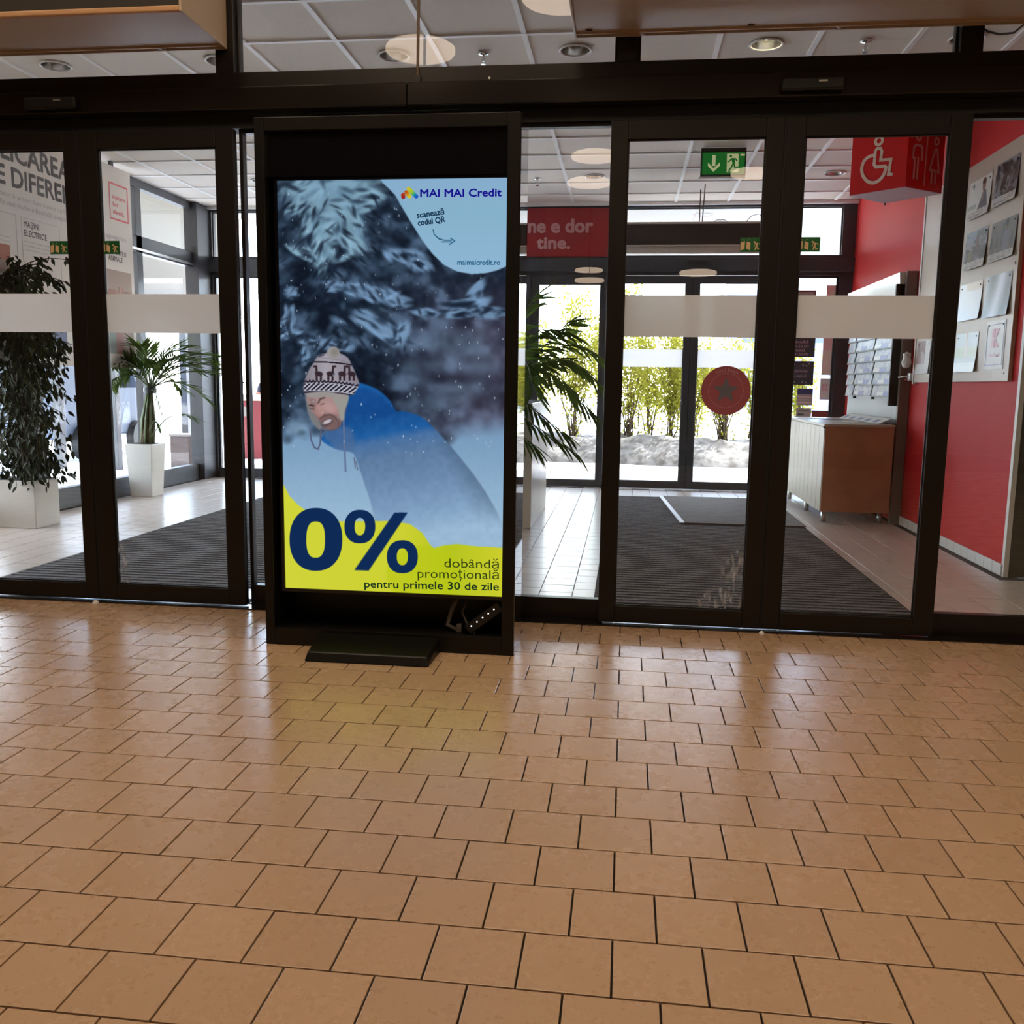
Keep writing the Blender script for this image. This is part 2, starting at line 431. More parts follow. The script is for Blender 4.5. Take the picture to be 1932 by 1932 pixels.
floor2 = MB().box(-5.6, 5.2, .02, 6.75, -.12, -.006).build('floor', M['grout2'])
tag(floor2, 'paler tiles in the glazed vestibule behind the sliding doors', kind='structure')
spots = []
for c in range(-27, 26):
    x = -.493 + (c + .5) * TS
    for r in range(0, 33):
        y = .12 + r * TS + (c % 2) * TS * .5
        if -5.25 < x < 5 and .1 < y < 6.4:
            if (-.06 < x < 1.53 or -3.77 < x < -2.2) and .5 < y < 5.5: continue
            if x > 2.5 and y > 1.55: continue
            spots.append((x, y))
lay(floor2, spots, tile_mesh('vestibule_tile', HALF, HALF, M['tile2']))

# entrance mats: rubber-ribbed strips, each rib a part
def ribbed_mat(label, x0, x1, y0, y1):
    t = thing('entrance_mat', label, 'mat', ((x0 + x1) / 2, y0, 0), 'ribbed entrance mats in the vestibule')
    MB().box(x0, x1, y0, y1, .0, .004).build('backing', M['rib_gap'], t)
    pitch, k = .0725, 0
    me = None
    while y0 + k * pitch + .05 < y1:
        y = y0 + k * pitch + .012
        if me is None:
            o = MB().box(x0 + .01, x1 - .01, y, y + .040, .004, .0075).build('rib', M['rib'], t, bevel=.0015, seg=1)
            me = o; yy = y
        else:
            c = me.copy(); c.location = (0, y - yy, 0); link(c, t)
        k += 1
    return t
ribbed_mat('long dark ribbed entrance mat behind the right pair of sliding doors', -.16, 1.635, .385, 5.62)
ribbed_mat('long dark ribbed entrance mat behind the left pair of sliding doors', -3.87, -2.08, .37, 5.62)
t = thing('doormat', 'plain grey-brown carpet mat lying on the right ribbed mat by the outer doors', 'mat', (1.1, 4.6, .013))
MB().hexa([(.56, 3.56, .013), (1.64, 3.56, .013), (1.64, 5.58, .013), (.44, 5.58, .013)], [(.56, 3.56, .021), (1.64, 3.56, .021), (1.64, 5.58, .021), (.44, 5.58, .021)]).build('carpet', M['carpet'], t)
MB().hexa([(.52, 3.56, .013), (.56, 3.56, .013), (.44, 5.58, .013), (.40, 5.58, .013)], [(.52, 3.56, .022), (.56, 3.56, .022), (.44, 5.58, .022), (.40, 5.58, .022)]).build('edge_strip', M['paper'], t)

# ------------------------------------------------------------------ setting: ceiling of the vestibule
CZ = 3.39
ceil = MB().box(-5.4, 5.2, .02, 6.6, CZ + .16, CZ + .3).build('ceiling', M['hallceil'])
tag(ceil, 'suspended ceiling of square mineral panels in white rails over the vestibule', kind='structure')
GX = [-.70 + .6 * k for k in range(-8, 11)]; GX = [x for x in GX if -5.4 < x < 5.2]
GY = [1.13 + .6 * k for k in range(-2, 10)]
LIGHTS = [(x, y) for y in (1.43, 5.03) for x in (-4.0, -2.8, -1.6, -.4, .8, 2.0)]
SPRINK = [(-1.0, 1.43), (1.4, 1.41), (-1.0, 5.1), (-3.4, 5.1)]
def panel_plain():
    return MB().box(-.291, .291, -.291, .291, 0, .015)
def panel_hole(r=.097):
    mb = MB(); n = 32; vs = []; sq = []
    for k in range(n):
        a = 2 * math.pi * k / n; c, s_ = math.cos(a), math.sin(a); q = .291 / max(abs(c), abs(s_))
        vs.append((r * c, r * s_, 0)); sq.append((q * c, q * s_, 0))
    top = [(x, y, .015) for x, y, z in vs]
    mb.add(vs + sq + top, [(k, n + k, n + (k + 1) % n, (k + 1) % n) for k in range(n)] + [(k, (k + 1) % n, 2 * n + (k + 1) % n, 2 * n + k) for k in range(n)])
    return mb
def shared(mb, name, m):
    me = bpy.data.meshes.new(name); me.from_pydata(mb.v, [], mb.f); me.update(); me.materials.append(m); return me
pm, ph = shared(panel_plain(), 'ceiling_panel', M['panel']), shared(panel_hole(), 'ceiling_panel', M['panel'])
co = WORLD_OFF[ceil]
xs = [GX[0] - .6] + GX; ys = GY
for x in xs:
    for y in ys:
        cx, cy = x + .3, y + .3
        if cx < -5.2 or cx > 5.0 or cy < .2 or cy > 6.6: continue
        if cx > 2.6 and cy > 1.7: continue
        hole = any(abs(cx - a) < .1 and abs(cy - b) < .1 for a, b in LIGHTS)
        o = bpy.data.objects.new('ceiling_panel', ph if hole else pm)
        o.location = (cx - co.x, cy - co.y, CZ - co.z + .006 + random.uniform(0, .003)); o.rotation_euler = (random.gauss(0, .0015), random.gauss(0, .0015), 0)
        link(o, ceil)
for x in GX: MB().box(x - .016, x + .016, .05, 6.5, CZ - .004, CZ + .02).build('ceiling_rail', M['rail'], ceil)
for y in GY:
    if .05 < y < 6.45: MB().box(-5.3, 5.1, y - .015, y + .015, CZ - .005, CZ + .02).build('ceiling_rail', M['rail'], ceil)
MB().box(-5.3, 5.1, 6.4, 6.5, CZ - .03, CZ + .02).build('edge_rail', M['rail'], ceil)

lname = {-4.0: 'far left of', -2.8: 'above the left doors,', -1.6: 'left of the hanging rod,', -.4: 'beside the front air curtain,', .8: 'above the right doors,', 2.0: 'at the right end,'}
for (x, y) in LIGHTS:
    lit = (x, y) == (.8, 1.43)
    if x == .8 and y > 4: continue
    row = 'front row near the transom' if y < 3 else 'far row near the outer doors'
    lab = 'lit yellow recessed downlight above the right sliding doors' if lit else 'unlit recessed downlight with white ring, %s %s' % (row, {-4.0: 'first from left', -2.8: 'second from left', -1.6: 'third from left', -.4: 'fourth from left', .8: 'fifth', 2.0: 'sixth from left'}[x])
    d = thing('downlight', lab, 'ceiling light', (x, y, CZ), 'recessed round downlights in the vestibule ceiling')
    MB().lathe([(.095, .01), (.093, -.006), (.104, -.010), (.110, -.002), (.108, .0)], (x, y, CZ), 32).build('ring', M['rail'], d, True)
    MB().lathe([(.094, .0), (.088, .035), (.070, .075), (.045, .10), (.005, .105)], (x, y, CZ), 32).build('reflector', M['reflector'], d, True)
    MB().lathe([(.004, .028), (.020, .032), (.028, .05), (.026, .08), (.012, .1)], (x, y, CZ), 16).build('bulb', M['lampwarm'] if lit else M['lampoff'], d, True)
slab = ['between the third and fourth front downlights', 'between the right front downlights', 'above the red slogan panel', 'near the left outer corner']
for (x, y), w in zip(SPRINK, slab):
    d = thing('sprinkler', 'small chrome sprinkler head in the ceiling ' + w, 'sprinkler', (x, y, CZ), 'ceiling sprinklers')
    MB().lathe([(.0, -.002), (.036, -.002), (.034, -.010), (.012, -.016), (0, -.016)], (x, y, CZ), 20).build('rosette', M['chrome'], d, True)
    MB().cyl((x, y, CZ - .012), (x, y, CZ - .055), .007, n=10).tube([(x - .007, y, CZ - .03), (x - .014, y, CZ - .05), (x - .005, y, CZ - .068)], .0025, 6).tube([(x + .007, y, CZ - .03), (x + .014, y, CZ - .05), (x + .005, y, CZ - .068)], .0025, 6).build('body', M['chrome'], d)
    MB().lathe([(0, -.068), (.018, -.068), (.018, -.071), (0, -.071)], (x, y, CZ), 14).build('deflector', M['chrome'], d)

# ------------------------------------------------------------------ setting: hall shell behind the camera
HZ = 5.0
tag(MB().box(-9, 7, -14, .1, HZ, HZ + .15).build('ceiling', M['hallceil']), 'high ceiling of the hall above the camera', kind='structure')
for n, b in (('wall_left', (-9.1, -9, -14, 0)), ('wall_right', (7, 7.1, -14, 0)), ('wall_back', (-9, 7, -14.1, -14))):
    tag(MB().box(b[0], b[1], b[2], b[3], -.2, HZ + .1).build(n, M['hallwall']), 'plain plastered wall of the hall, outside the view', kind='structure')
wf = MB(); wf.box(-9, 7, -.02, .1, 3.40, HZ).box(-9, -4.75, -.02, .1, 0, 3.4).box(3.3, 7, -.02, .1, 0, 3.4)
tag(wf.build('wall_front', M['hallwall']), 'plastered wall above and beside the glazed door front', kind='structure')

# ------------------------------------------------------------------ setting: the dark door front
def bar(n, *b, m='bronze', bev=.004, name=None, parent=None, lab=None):
    o = MB().box(*b).build(n, M[m], parent, bevel=bev)
    if parent is None: tag(o, lab, kind='structure')
    return o
hd = MB().box(-4.75, 3.3, -.075, .06, 2.73, 2.815).build('trim_1', M['bronze'], bevel=.004)
tag(hd, 'dark bronze header beam across the whole door front', kind='structure')
MB().box(-4.75, -1.137, -.135, .02, 2.615, 2.728).build('operator_cover', M['bronze_gloss'], hd, bevel=.006)
MB().box(-1.134, 3.3, -.135, .02, 2.615, 2.728).build('operator_cover', M['bronze_gloss'], hd, bevel=.006)
MB().box(-4.75, 3.3, -.05, .06, 2.548, 2.612).build('track_recess', M['rubber'], hd)
MB().cyl((-.72, -.137, 2.735), (-.72, -.08, 2.735), .006, n=8).build('screw', M['alu'], hd)
MB().box(-1.115, -1.075, -.09, -.07, 2.70, 2.775).build('bracket', M['bronze_gloss'], hd, bevel=.002)
for x, nm in ((-4.20, ''), (-2.11, ''), (-.05, ''), (1.545, ''), (3.2, '')):
    b = MB().box(x - .051, x + .051, -.06, .06, 2.815, 3.40).build('trim_2', M['bronze'], bevel=.004)
    tag(b, 'dark vertical mullion of the transom above the doors at x %.1f m' % x, kind='structure')
    if x == -2.11: b['label'] = 'dark transom mullion at the right end of the left air curtain'
    if x == -.05: b['label'] = 'dark transom mullion under the left end of the right air curtain'
    if x == 1.545: b['label'] = 'dark transom mullion below the right air curtain near the right edge'
    if x == -4.20: b['label'] = 'dark transom mullion outside the left edge of the view'
    if x == 3.2: b['label'] = 'dark transom mullion outside the right edge of the view'
wn = 0
def window(x0, x1, y, z0, z1, lab, mframe='bronze', rail=0.0, fw=.03, th=.05, glass='glass'):
    global wn
    wn += 1
    w = thing('window_%d' % wn, lab, None, ((x0 + x1) / 2, y, z0), kind='structure')
    if rail: MB().box(x0, x1, y - th / 2, y + th / 2, z0, z0 + rail).build('bottom_rail', M[mframe], w, bevel=.003)
    MB().box(x0, x0 + fw, y - th / 2, y + th / 2, z0 + rail, z1).build('frame_stile', M[mframe], w, bevel=.003)
    MB().box(x1 - fw, x1, y - th / 2, y + th / 2, z0 + rail, z1).build('frame_stile', M[mframe], w, bevel=.003)
    MB().box(x0 + fw, x1 - fw, y - th / 2, y + th / 2, z1 - fw, z1).build('top_rail', M[mframe], w, bevel=.003)
    MB().box(x0 + fw - .004, x1 - fw + .004, y - .005, y + .005, z0 + rail - .004, z1 - fw + .004).build('pane', M[glass], w)
    return w
for a, b, l in ((-4.149, -2.161, 'transom pane behind the left air curtain'), (-2.059, -.101, 'wide transom pane between the two air curtains'), (.001, 1.494, 'transom pane below the right air curtain'), (1.596, 3.149, 'transom pane at the far right edge')):
    window(a, b, 0, 2.815, 3.40, l, fw=.012, th=.04)
window(-2.06, -1.16, .0, 0, 2.55, 'narrow fixed pane left of the advertising display', rail=.118, fw=.02)
window(-1.04, -.10, .0, 0, 2.55, 'fixed pane right of the advertising display', rail=.118, fw=.02)
window(1.57, 3.2, .0, 0, 2.55, 'fixed pane at the right edge before the notice board', rail=.12, fw=.02)
tag(MB().box(-1.16, -1.04, -.05, .06, 0, 2.55).build('trim_3', M['bronze']), 'dark post behind the advertising display', kind='structure')
tag(MB().box(-4.75, 3.3, -.125, -.03, -.01, .006).build('trim_4', M['bronze_gloss']), 'dark metal floor track under the sliding doors', kind='structure')
tag(MB().box(-4.75, -3.79, -.03, .03, 0, 2.55).build('trim_5', M['bronze']), 'dark frame left of the sliding doors, outside the view', kind='structure')

def pictogram(pl, w, h, n0, n1):
    q = lambda u, v: (u * w, (1 - v) * h)
    mb = MB()
    flat(mb, pl, [q(.03, .35), q(.02, .91), q(.21, .81), q(.22, .26)][::-1], n0, n1)
    flat(mb, pl, [q(.31, .28), q(.29, .77), q(.47, .89), q(.48, .38)][::-1], n0, n1)
    fcircle(mb, pl, *q(.66, .33), .045 * w, n0, n1, 12)
    stroke(mb, pl, [q(.685, .44), q(.77, .44), q(.76, .66)], .075 * w, n0, n1)
    stroke(mb, pl, [q(.78, .42), q(.90, .45), q(.92, .55)], .035 * w, n0, n1)
    stroke(mb, pl, [q(.66, .50), q(.64, .64)], .035 * w, n0, n1)
    stroke(mb, pl, [q(.73, .62), q(.70, .88)], .055 * w, n0, n1)
    stroke(mb, pl, [q(.76, .64), q(.82, .80), q(.90, .80)], .05 * w, n0, n1)
    stroke(mb, pl, [q(.12, .16), q(.17, .17), q(.20, .22)], .015 * w, n0, n1)
    stroke(mb, pl, [q(.42, .16), q(.37, .17), q(.34, .22)], .015 * w, n0, n1)
    return mb
def sticker(parent, x, z, y, w=.105, h=.069):
    pl = Plane((x, y, z), (1, 0, 0), (0, 0, 1))
    mb = MB(); frect(mb, pl, 0, w, 0, h, 0, .0012); s = mb.build('exit_sticker', M['stickgreen'], parent)
    s['label'] = 'green emergency exit sticker'
    pictogram(pl, w, h, .0012, .0020).build('pictogram', M['stickpale'], s)
dn = 0
def leaf(x0, x1, y, z0, z1, lab, sl=.09, sr=.09, top=.092, bot=.09, th=.045, m='bronze', band=(1.497, 1.703), stick=None, glass='glass', seal=0):
    global dn
    dn += 1
    d = thing('door_%d' % dn, lab, None, ((x0 + x1) / 2, y, z0), kind='structure')
    MB().box(x0, x0 + sl, y, y + th, z0, z1).build('stile', M[m], d, bevel=.004)
    MB().box(x1 - sr, x1, y, y + th, z0, z1).build('stile', M[m], d, bevel=.004)
    MB().box(x0 + sl, x1 - sr, y, y + th, z1 - top, z1).build('top_rail', M[m], d, bevel=.004)
    MB().box(x0 + sl, x1 - sr, y, y + th, z0, z0 + bot).build('bottom_rail', M[m], d, bevel=.004)
    g = th * .5
    MB().box(x0 + sl - .006, x1 - sr + .006, y + g - .004, y + g + .004, z0 + bot - .006, z1 - top + .006).build('pane', M[glass], d)
    gk = MB()
    a, b, c, e = x0 + sl, x1 - sr, z0 + bot, z1 - top
    gk.box(a, a + .007, y + g - .012, y + g - .004, c, e).box(b - .007, b, y + g - .012, y + g - .004, c, e).box(a, b, y + g - .012, y + g - .004, c, c + .007).box(a, b, y + g - .012, y + g - .004, e - .007, e)
    gk.build('gasket', M['rubber'], d)
    if seal: MB().box(*((x1 - .002, x1 + .0045) if seal > 0 else (x0 - .0045, x0 + .002)), y + .006, y + th - .006, z0, z1).build('edge_seal', M['rubber'], d)
    if band: MB().box(x0 + sl, x1 - sr, y + g - .0055, y + g - .0042, band[0], band[1]).build('frosted_band', M['frost'], d)['label'] = 'frosted white safety band'
    if stick: sticker(d, stick, 1.912, y + g - .0062)
    return d
FY = -.085
def smear_mat():
    m = bpy.data.materials.new('dried_salt_smear'); m.use_nodes = True; t = m.node_tree; t.nodes.clear(); N = t.nodes.new
    d = N('ShaderNodeBsdfDiffuse'); d.inputs[0].default_value = (.62, .66, .74, 1); c = N('ShaderNodeBsdfTransparent'); x = N('ShaderNodeMixShader'); o = N('ShaderNodeOutputMaterial')
    g = N('ShaderNodeNewGeometry'); mp_ = N('ShaderNodeMapping'); mp_.inputs['Scale'].default_value = (48, 1, 15); n = N('ShaderNodeTexNoise'); n.inputs['Scale'].default_value = 1.0; n.inputs['Detail'].default_value = 7
    r = N('ShaderNodeValToRGB'); r.color_ramp.elements[0].position = .50; r.color_ramp.elements[1].position = .74; r.color_ramp.elements[1].color = (.75, .75, .75, 1)
    K = t.links.new; K(g.outputs['Position'], mp_.inputs[0]); K(mp_.outputs[0], n.inputs['Vector']); K(n.outputs['Fac'], r.inputs[0]); K(r.outputs[0], x.inputs[0]); K(c.outputs[0], x.inputs[1]); K(d.outputs[0], x.inputs[2]); K(x.outputs[0], o.inputs[0])
    return m
M['smear'] = smear_mat()
def smear(door, pts, y):
    MB().prism([(a, y, b) for a, b in pts][::-1], (0, -.0008, 0)).build('salt_smear', M['smear'], door)['label'] = 'whitish dried salt smear on the glass'
leaf(-3.80, -2.937, FY, .012, 2.54, 'left leaf of the left sliding doors, in front of the ficus', stick=-3.125, sr=.075, seal=1)
dl_b = leaf(-2.927, -2.065, FY, .012, 2.54, 'right leaf of the left sliding doors, in front of the potted palm', sl=.105, sr=.10, stick=-2.83, seal=-1)
smear(dl_b, [(-2.82, .105), (-2.75, .105), (-2.755, .24), (-2.79, .36), (-2.82, .38)], FY + .0175)
dl_c = leaf(-.12, .712, FY, .012, 2.54, 'left leaf of the right sliding doors, in front of the ribbed mat', sl=.085, sr=.085, stick=.527, seal=1)
smear(dl_c, [(.36, .105), (.622, .105), (.622, .40), (.59, .47), (.53, .46), (.50, .27), (.42, .17)], FY + .0175)
leaf(.722, 1.57, FY, .012, 2.54, 'right leaf of the right sliding doors, in front of the wooden cabinet', sl=.09, sr=.10, stick=.804, seal=-1)
for x, w in ((-3.02, 'left'), (.815, 'right')):
    s = thing('motion_sensor', 'small black motion sensor on the header above the %s sliding doors' % w, 'sensor', (x, -.135, 2.63), 'door motion sensors')
    MB().box(x - .145, x + .145, -.175, -.135, 2.632, 2.69).build('housing', M['cable_black'], s, bevel=.012, seg=3)
    MB().box(x + .025, x + .065, -.1765, -.174, 2.668, 2.676).build('emblem', M['alu'], s)
rodt = thing('hanging_rod', 'thin brown rod from the header up past the wide transom pane', 'rod', (-1.09, -.08, 2.775))
MB().cyl((-1.092, -.08, 2.775), (-1.08, -.08, 3.6), .0075, n=10).build('rod', M['rod'], rodt)
MB().cyl((-1.08, -.08, 3.58), (-1.08, -.02, 3.6), .012, n=10).build('wall_bracket', M['rod'], rodt)

# air curtains above both door pairs
def air_curtain(x0, x1, lab):
    y0, y1, z0, z1 = -.555, -.065, 2.93, 3.28
    t = thing('air_curtain', lab, 'air curtain', ((x0 + x1) / 2, (y0 + y1) / 2, z0), 'air curtains over the sliding doors')
    MB().box(x0 + .012, x1 - .012, y0 + .03, y1 - .05, z0 + .008, z1).build('housing', M['aircurtain'], t, bevel=.003)
    MB().box(x0, x0 + .012, y0, y1, z0, z1).build('end_plate', M['aircurtain'], t, bevel=.002)
    MB().box(x1 - .012, x1, y0, y1, z0, z1).build('end_plate', M['aircurtain'], t, bevel=.002)
    MB().box(x0 + .012, x1 - .012, y0, y0 + .03, z0, z0 + .028).build('front_edge', M['ledge'], t, bevel=.008, seg=3)
    MB().box(x0 + .012, x1 - .012, y0 + .012, y0 + .03, z0 + .03, z1 - .02).build('intake_grille', M['curtain_dark'], t)
    MB().box(x0 + .012, x1 - .012, y1 - .05, y1 - .044, z0, z1).box(x0 + .012, x1 - .012, y1 - .008, y1, z0, z1).build('slot_wall', M['aircurtain'], t)
    MB().box(x0 + .012, x1 - .012, y1 - .044, y1 - .008, z0 + .02, z0 + .06).build('outlet_slot', M['curtain_dark'], t)
    k = x0 + .3
    while k < x1 - .2:
        MB().prism([(k, y1 - .044, z0 + .001), (k + .03, y1 - .008, z0 + .001), (k + .045, y1 - .008, z0 + .001), (k + .015, y1 - .044, z0 + .001)], (0, 0, .02)).build('slot_divider', M['aircurtain'], t); k += .92
    for q in (x0 + .06, x0 + .82):
        MB().box(q, q + .03, y1 - .085, y1 - .079, z0 + .003, z0 + .009).build('catch', M['curtain_dark'], t)
air_curtain(-4.60, -2.092, 'long beige air curtain housing above the left sliding doors')
air_curtain(-.312, 2.20, 'long beige air curtain housing above the right sliding doors')

# ------------------------------------------------------------------ hall pendants (seen as reflections in the glass) and added fill panels
def pendant(x, y, z, r, lab):
    t = thing('pendant_lamp', lab, 'lamp', (x, y, z), 'round pendant lamps of the hall behind the camera')
    MB().lathe([(0, 0), (r * .96, 0), (r, .01), (r, .035), (r * .9, .05)], (x, y, z), 40).build('diffuser', M['pendant'], t, True)
    MB().lathe([(r * .9, .05), (r * .3, .07), (0, .07)], (x, y, z), 40).build('back_cover', M['white'], t, True)
    MB().cyl((x, y, z + .07), (x, y, HZ), .006, n=8).build('suspension_rod', M['rod'], t)
for i, (x, y, z, r) in enumerate(((-1.551, -2.02, 3.6, .25), (-.404, -5.18, 3.6, .25), (-.517, -6.43, 3.6, .26), (1.33, -6.19, 3.6, .25), (-.475, -1.20, 3.6, .25), (.906, -8.15, 2.748, .25), (-.73, -11.85, 3.25, .25), (-.68, -11.0, 2.98, .25))):
    pendant(x, y, z, r, 'round pendant lamp of the hall, ' + ('mirrored beside the hanging rod in the transom', 'mirrored high in the pane beside the display', 'mirrored lower in the pane beside the display', 'mirrored beside the green exit sign', 'mirrored at the top left of the right air curtain', 'mirrored over the outer door header in the right doors', 'mirrored below the red slogan panel, upper one', 'mirrored below the red slogan panel, lower one')[i])
for k in range(10):  # fill panels added for light, set where the glass does not mirror them
    x, y = -4.6 + 2.0 * (k % 5), (-2.1 if k < 5 else -3.5)
    t = thing('fill_panel', 'added unseen warm fill panel in the hall ceiling, %s row, %s from left' % ('front' if k < 5 else 'rear', ('first', 'second', 'third', 'fourth', 'fifth')[k % 5]), 'lamp', (x, y, HZ - .05), 'added fill panels of the hall ceiling')
    MB().box(x - .32, x + .32, y - .62, y + .62, HZ - .05, HZ - .002).build('frame', M['white'], t)
    MB().box(x - .3, x + .3, y - .6, y + .6, HZ - .054, HZ - .049).build('diffuser', M['hall_fill'], t)

# ------------------------------------------------------------------ advertising display
TX0, TX1, TY0, TY1, TZ = -1.684, -.487, -.737, -.456, 2.405
td = thing('advertising_display', 'tall black free-standing advertising display with a lit snow poster screen', 'display', ((TX0 + TX1) / 2, TY0, 0))
MB().box(TX0, TX0 + .045, TY0, TY1, 0, TZ).build('side_panel', M['tvframe'], td, bevel=.003)
sp = MB().box(TX1 - .06, TX1 - .004, TY0, TY1, 0, TZ).build('side_panel', M['tvframe'], td, bevel=.003)
MB().box(TX1 - .004, TX1, TY0 + .004, TY1, 0.002, TZ - .002).build('side_cover', M['tvside'], td)['label'] = 'mirror-polished black side cover'
MB().box(TX0 + .045, TX1 - .06, TY0, TY1, TZ - .058, TZ).build('top_panel', M['tvframe'], td, bevel=.003)
MB().box(TX0 + .045, TX1 - .06, TY0, TY0 + .03, 0, .085).build('front_plinth', M['tvframe'], td, bevel=.003)
MB().box(TX0 + .045, TX1 - .06, TY0 + .03, TY1, 0, .078).build('bottom_panel', M['tvframe'], td)
MB().box(TX0 + .045, TX1 - .06, TY1 - .012, TY1, .078, TZ - .058).build('back_panel', M['cable_black'], td)
MB().box(TX0 + .045, TX1 - .06, TY0 + .025, TY0 + .04, 2.155, TZ - .058).build('upper_cover', M['tv'], td)
SY = -.70
MB().box(-1.61, -.547, SY + .002, SY + .09, .255, 2.156).build('screen_body', M['tv'], td, bevel=.003)
bz = MB().box(-1.61, -.547, SY - .006, SY + .004, 2.142, 2.156).box(-1.61, -.547, SY - .006, SY + .004, .255, .271).box(-1.61, -1.596, SY - .006, SY + .004, .271, 2.142).box(-.543, -.5475, SY - .006, SY + .004, .271, 2.142).build('bezel', M['tv'], td)
MB().box(-.5472, -.541, SY - .03, SY + .004, .27, 2.16).build('bezel_edge', M['bronze_gloss'], td, bevel=.002)
SX0, SX1, SZ0, SZ1 = -1.595, -.544, .2715, 2.141
# ---- the picture on the screen, painted in the photo's pixel frame and mapped to the screen by a homography
def homography(src, dst):
    A = []
    for (x, y), (u, v) in zip(src, dst):
        A += [[x, y, 1, 0, 0, 0, -u * x, -u * y], [0, 0, 0, x, y, 1, -v * x, -v * y]]
    h = np.linalg.solve(np.array(A, float), np.array([c for d in dst for c in d], float)); return np.append(h, 1).reshape(3, 3)
QUAD = [(522, 342), (960, 335), (950, 1126), (541, 1109)]
H_UV = homography(QUAD, [(0, 1), (1, 1), (1, 0), (0, 0)]); H_PX = np.linalg.inv(H_UV)
def uv(x, y):
    q = H_UV @ np.array([x, y, 1.0]); return q[0] / q[2], q[1] / q[2]
IW, IH = 620, 1100
uu, vv = np.meshgrid((np.arange(IW) + .5) / IW, 1 - (np.arange(IH) + .5) / IH)
q = H_PX @ np.stack([uu.ravel(), vv.ravel(), np.ones(IW * IH)]); PX = (q[0] / q[2]).reshape(IH, IW); PY = (q[1] / q[2]).reshape(IH, IW)
def blur(a, r):
    r = int(r)
    if r < 1: return a
    for ax in (0, 1):
        for _ in range(2):
            p = np.pad(a, [(r + 1, r) if i == ax else (0, 0) for i in range(a.ndim)], mode='edge'); c = np.cumsum(p, axis=ax)
            n = a.shape[ax]
            a = (np.take(c, range(2 * r + 1, 2 * r + 1 + n), axis=ax) - np.take(c, range(0, n), axis=ax)) / (2 * r + 1)
    return a
def smooth_poly(pts, k=6):
    pts = np.array(pts, float); n = len(pts); o = []
    for i in range(n):
        p0, p1, p2, p3 = pts[i - 1], pts[i], pts[(i + 1) % n], pts[(i + 2) % n]
        for t_ in np.arange(k) / k:
            o.append(.5 * (2 * p1 + (p2 - p0) * t_ + (2 * p0 - 5 * p1 + 4 * p2 - p3) * t_ ** 2 + (3 * p1 - p0 - 3 * p2 + p3) * t_ ** 3))
    return np.array(o)
def pmask(pts, soft=1, smooth=False):
    P = smooth_poly(pts) if smooth else np.array(pts, float)
    m = np.zeros(PX.shape)
    x0, y0 = P.min(0) - 8; x1, y1 = P.max(0) + 8
    sel = (PX > x0) & (PX < x1) & (PY > y0) & (PY < y1); X, Y = PX[sel], PY[sel]; c = np.zeros(X.shape, bool)
    n = len(P)
    for i in range(n):
        (xa, ya), (xb, yb) = P[i], P[(i + 1) % n]
        if ya == yb: continue
        c ^= ((Y < ya) != (Y < yb)) & (X < (xb - xa) * (Y - ya) / (yb - ya) + xa)
    m[sel] = c
    return blur(m, soft)
def emask(cx, cy, rx, ry, ang=0, soft=.35):
    a = math.radians(ang); dx, dy = PX - cx, PY - cy
    d = np.sqrt(((dx * math.cos(a) + dy * math.sin(a)) / rx) ** 2 + ((-dx * math.sin(a) + dy * math.cos(a)) / ry) ** 2)
    return np.clip((1 + soft - d) / (2 * soft), 0, 1)
def lmask(pts, w, soft=.8):
    m = np.zeros(PX.shape)
    for (xa, ya), (xb, yb) in zip(pts[:-1], pts[1:]):
        dx, dy = xb - xa, yb - ya; t_ = np.clip(((PX - xa) * dx + (PY - ya) * dy) / (dx * dx + dy * dy + 1e-9), 0, 1)
        d = np.hypot(PX - xa - t_ * dx, PY - ya - t_ * dy); m = np.maximum(m, np.clip((w / 2 + soft - d) / (2 * soft), 0, 1))
    return m
def noise2(sc, seed):
    r = np.random.RandomState(seed); g = r.rand(64, 64); x = (PX / sc) % 63; y = (PY / sc) % 63
    xi, yi = x.astype(int), y.astype(int); fx, fy = x - xi, y - yi; fx = fx * fx * (3 - 2 * fx); fy = fy * fy * (3 - 2 * fy); xj, yj = xi + 1, yi + 1
    return (g[yi, xi] * (1 - fx) + g[yi, xj] * fx) * (1 - fy) + (g[yj, xi] * (1 - fx) + g[yj, xj] * fx) * fy
def C(*c): return np.array(c, float) / 255
def mixin(img, m, col):
    m = m[..., None]; return img * (1 - m) + (col if isinstance(col, np.ndarray) and col.ndim == 3 else np.asarray(col)) * m
def ramp(v, stops):
    xs_ = [s[0] for s in stops]; return np.stack([np.interp(v, xs_, [s[1][k] / 255 for s in stops]) for k in range(3)], -1)
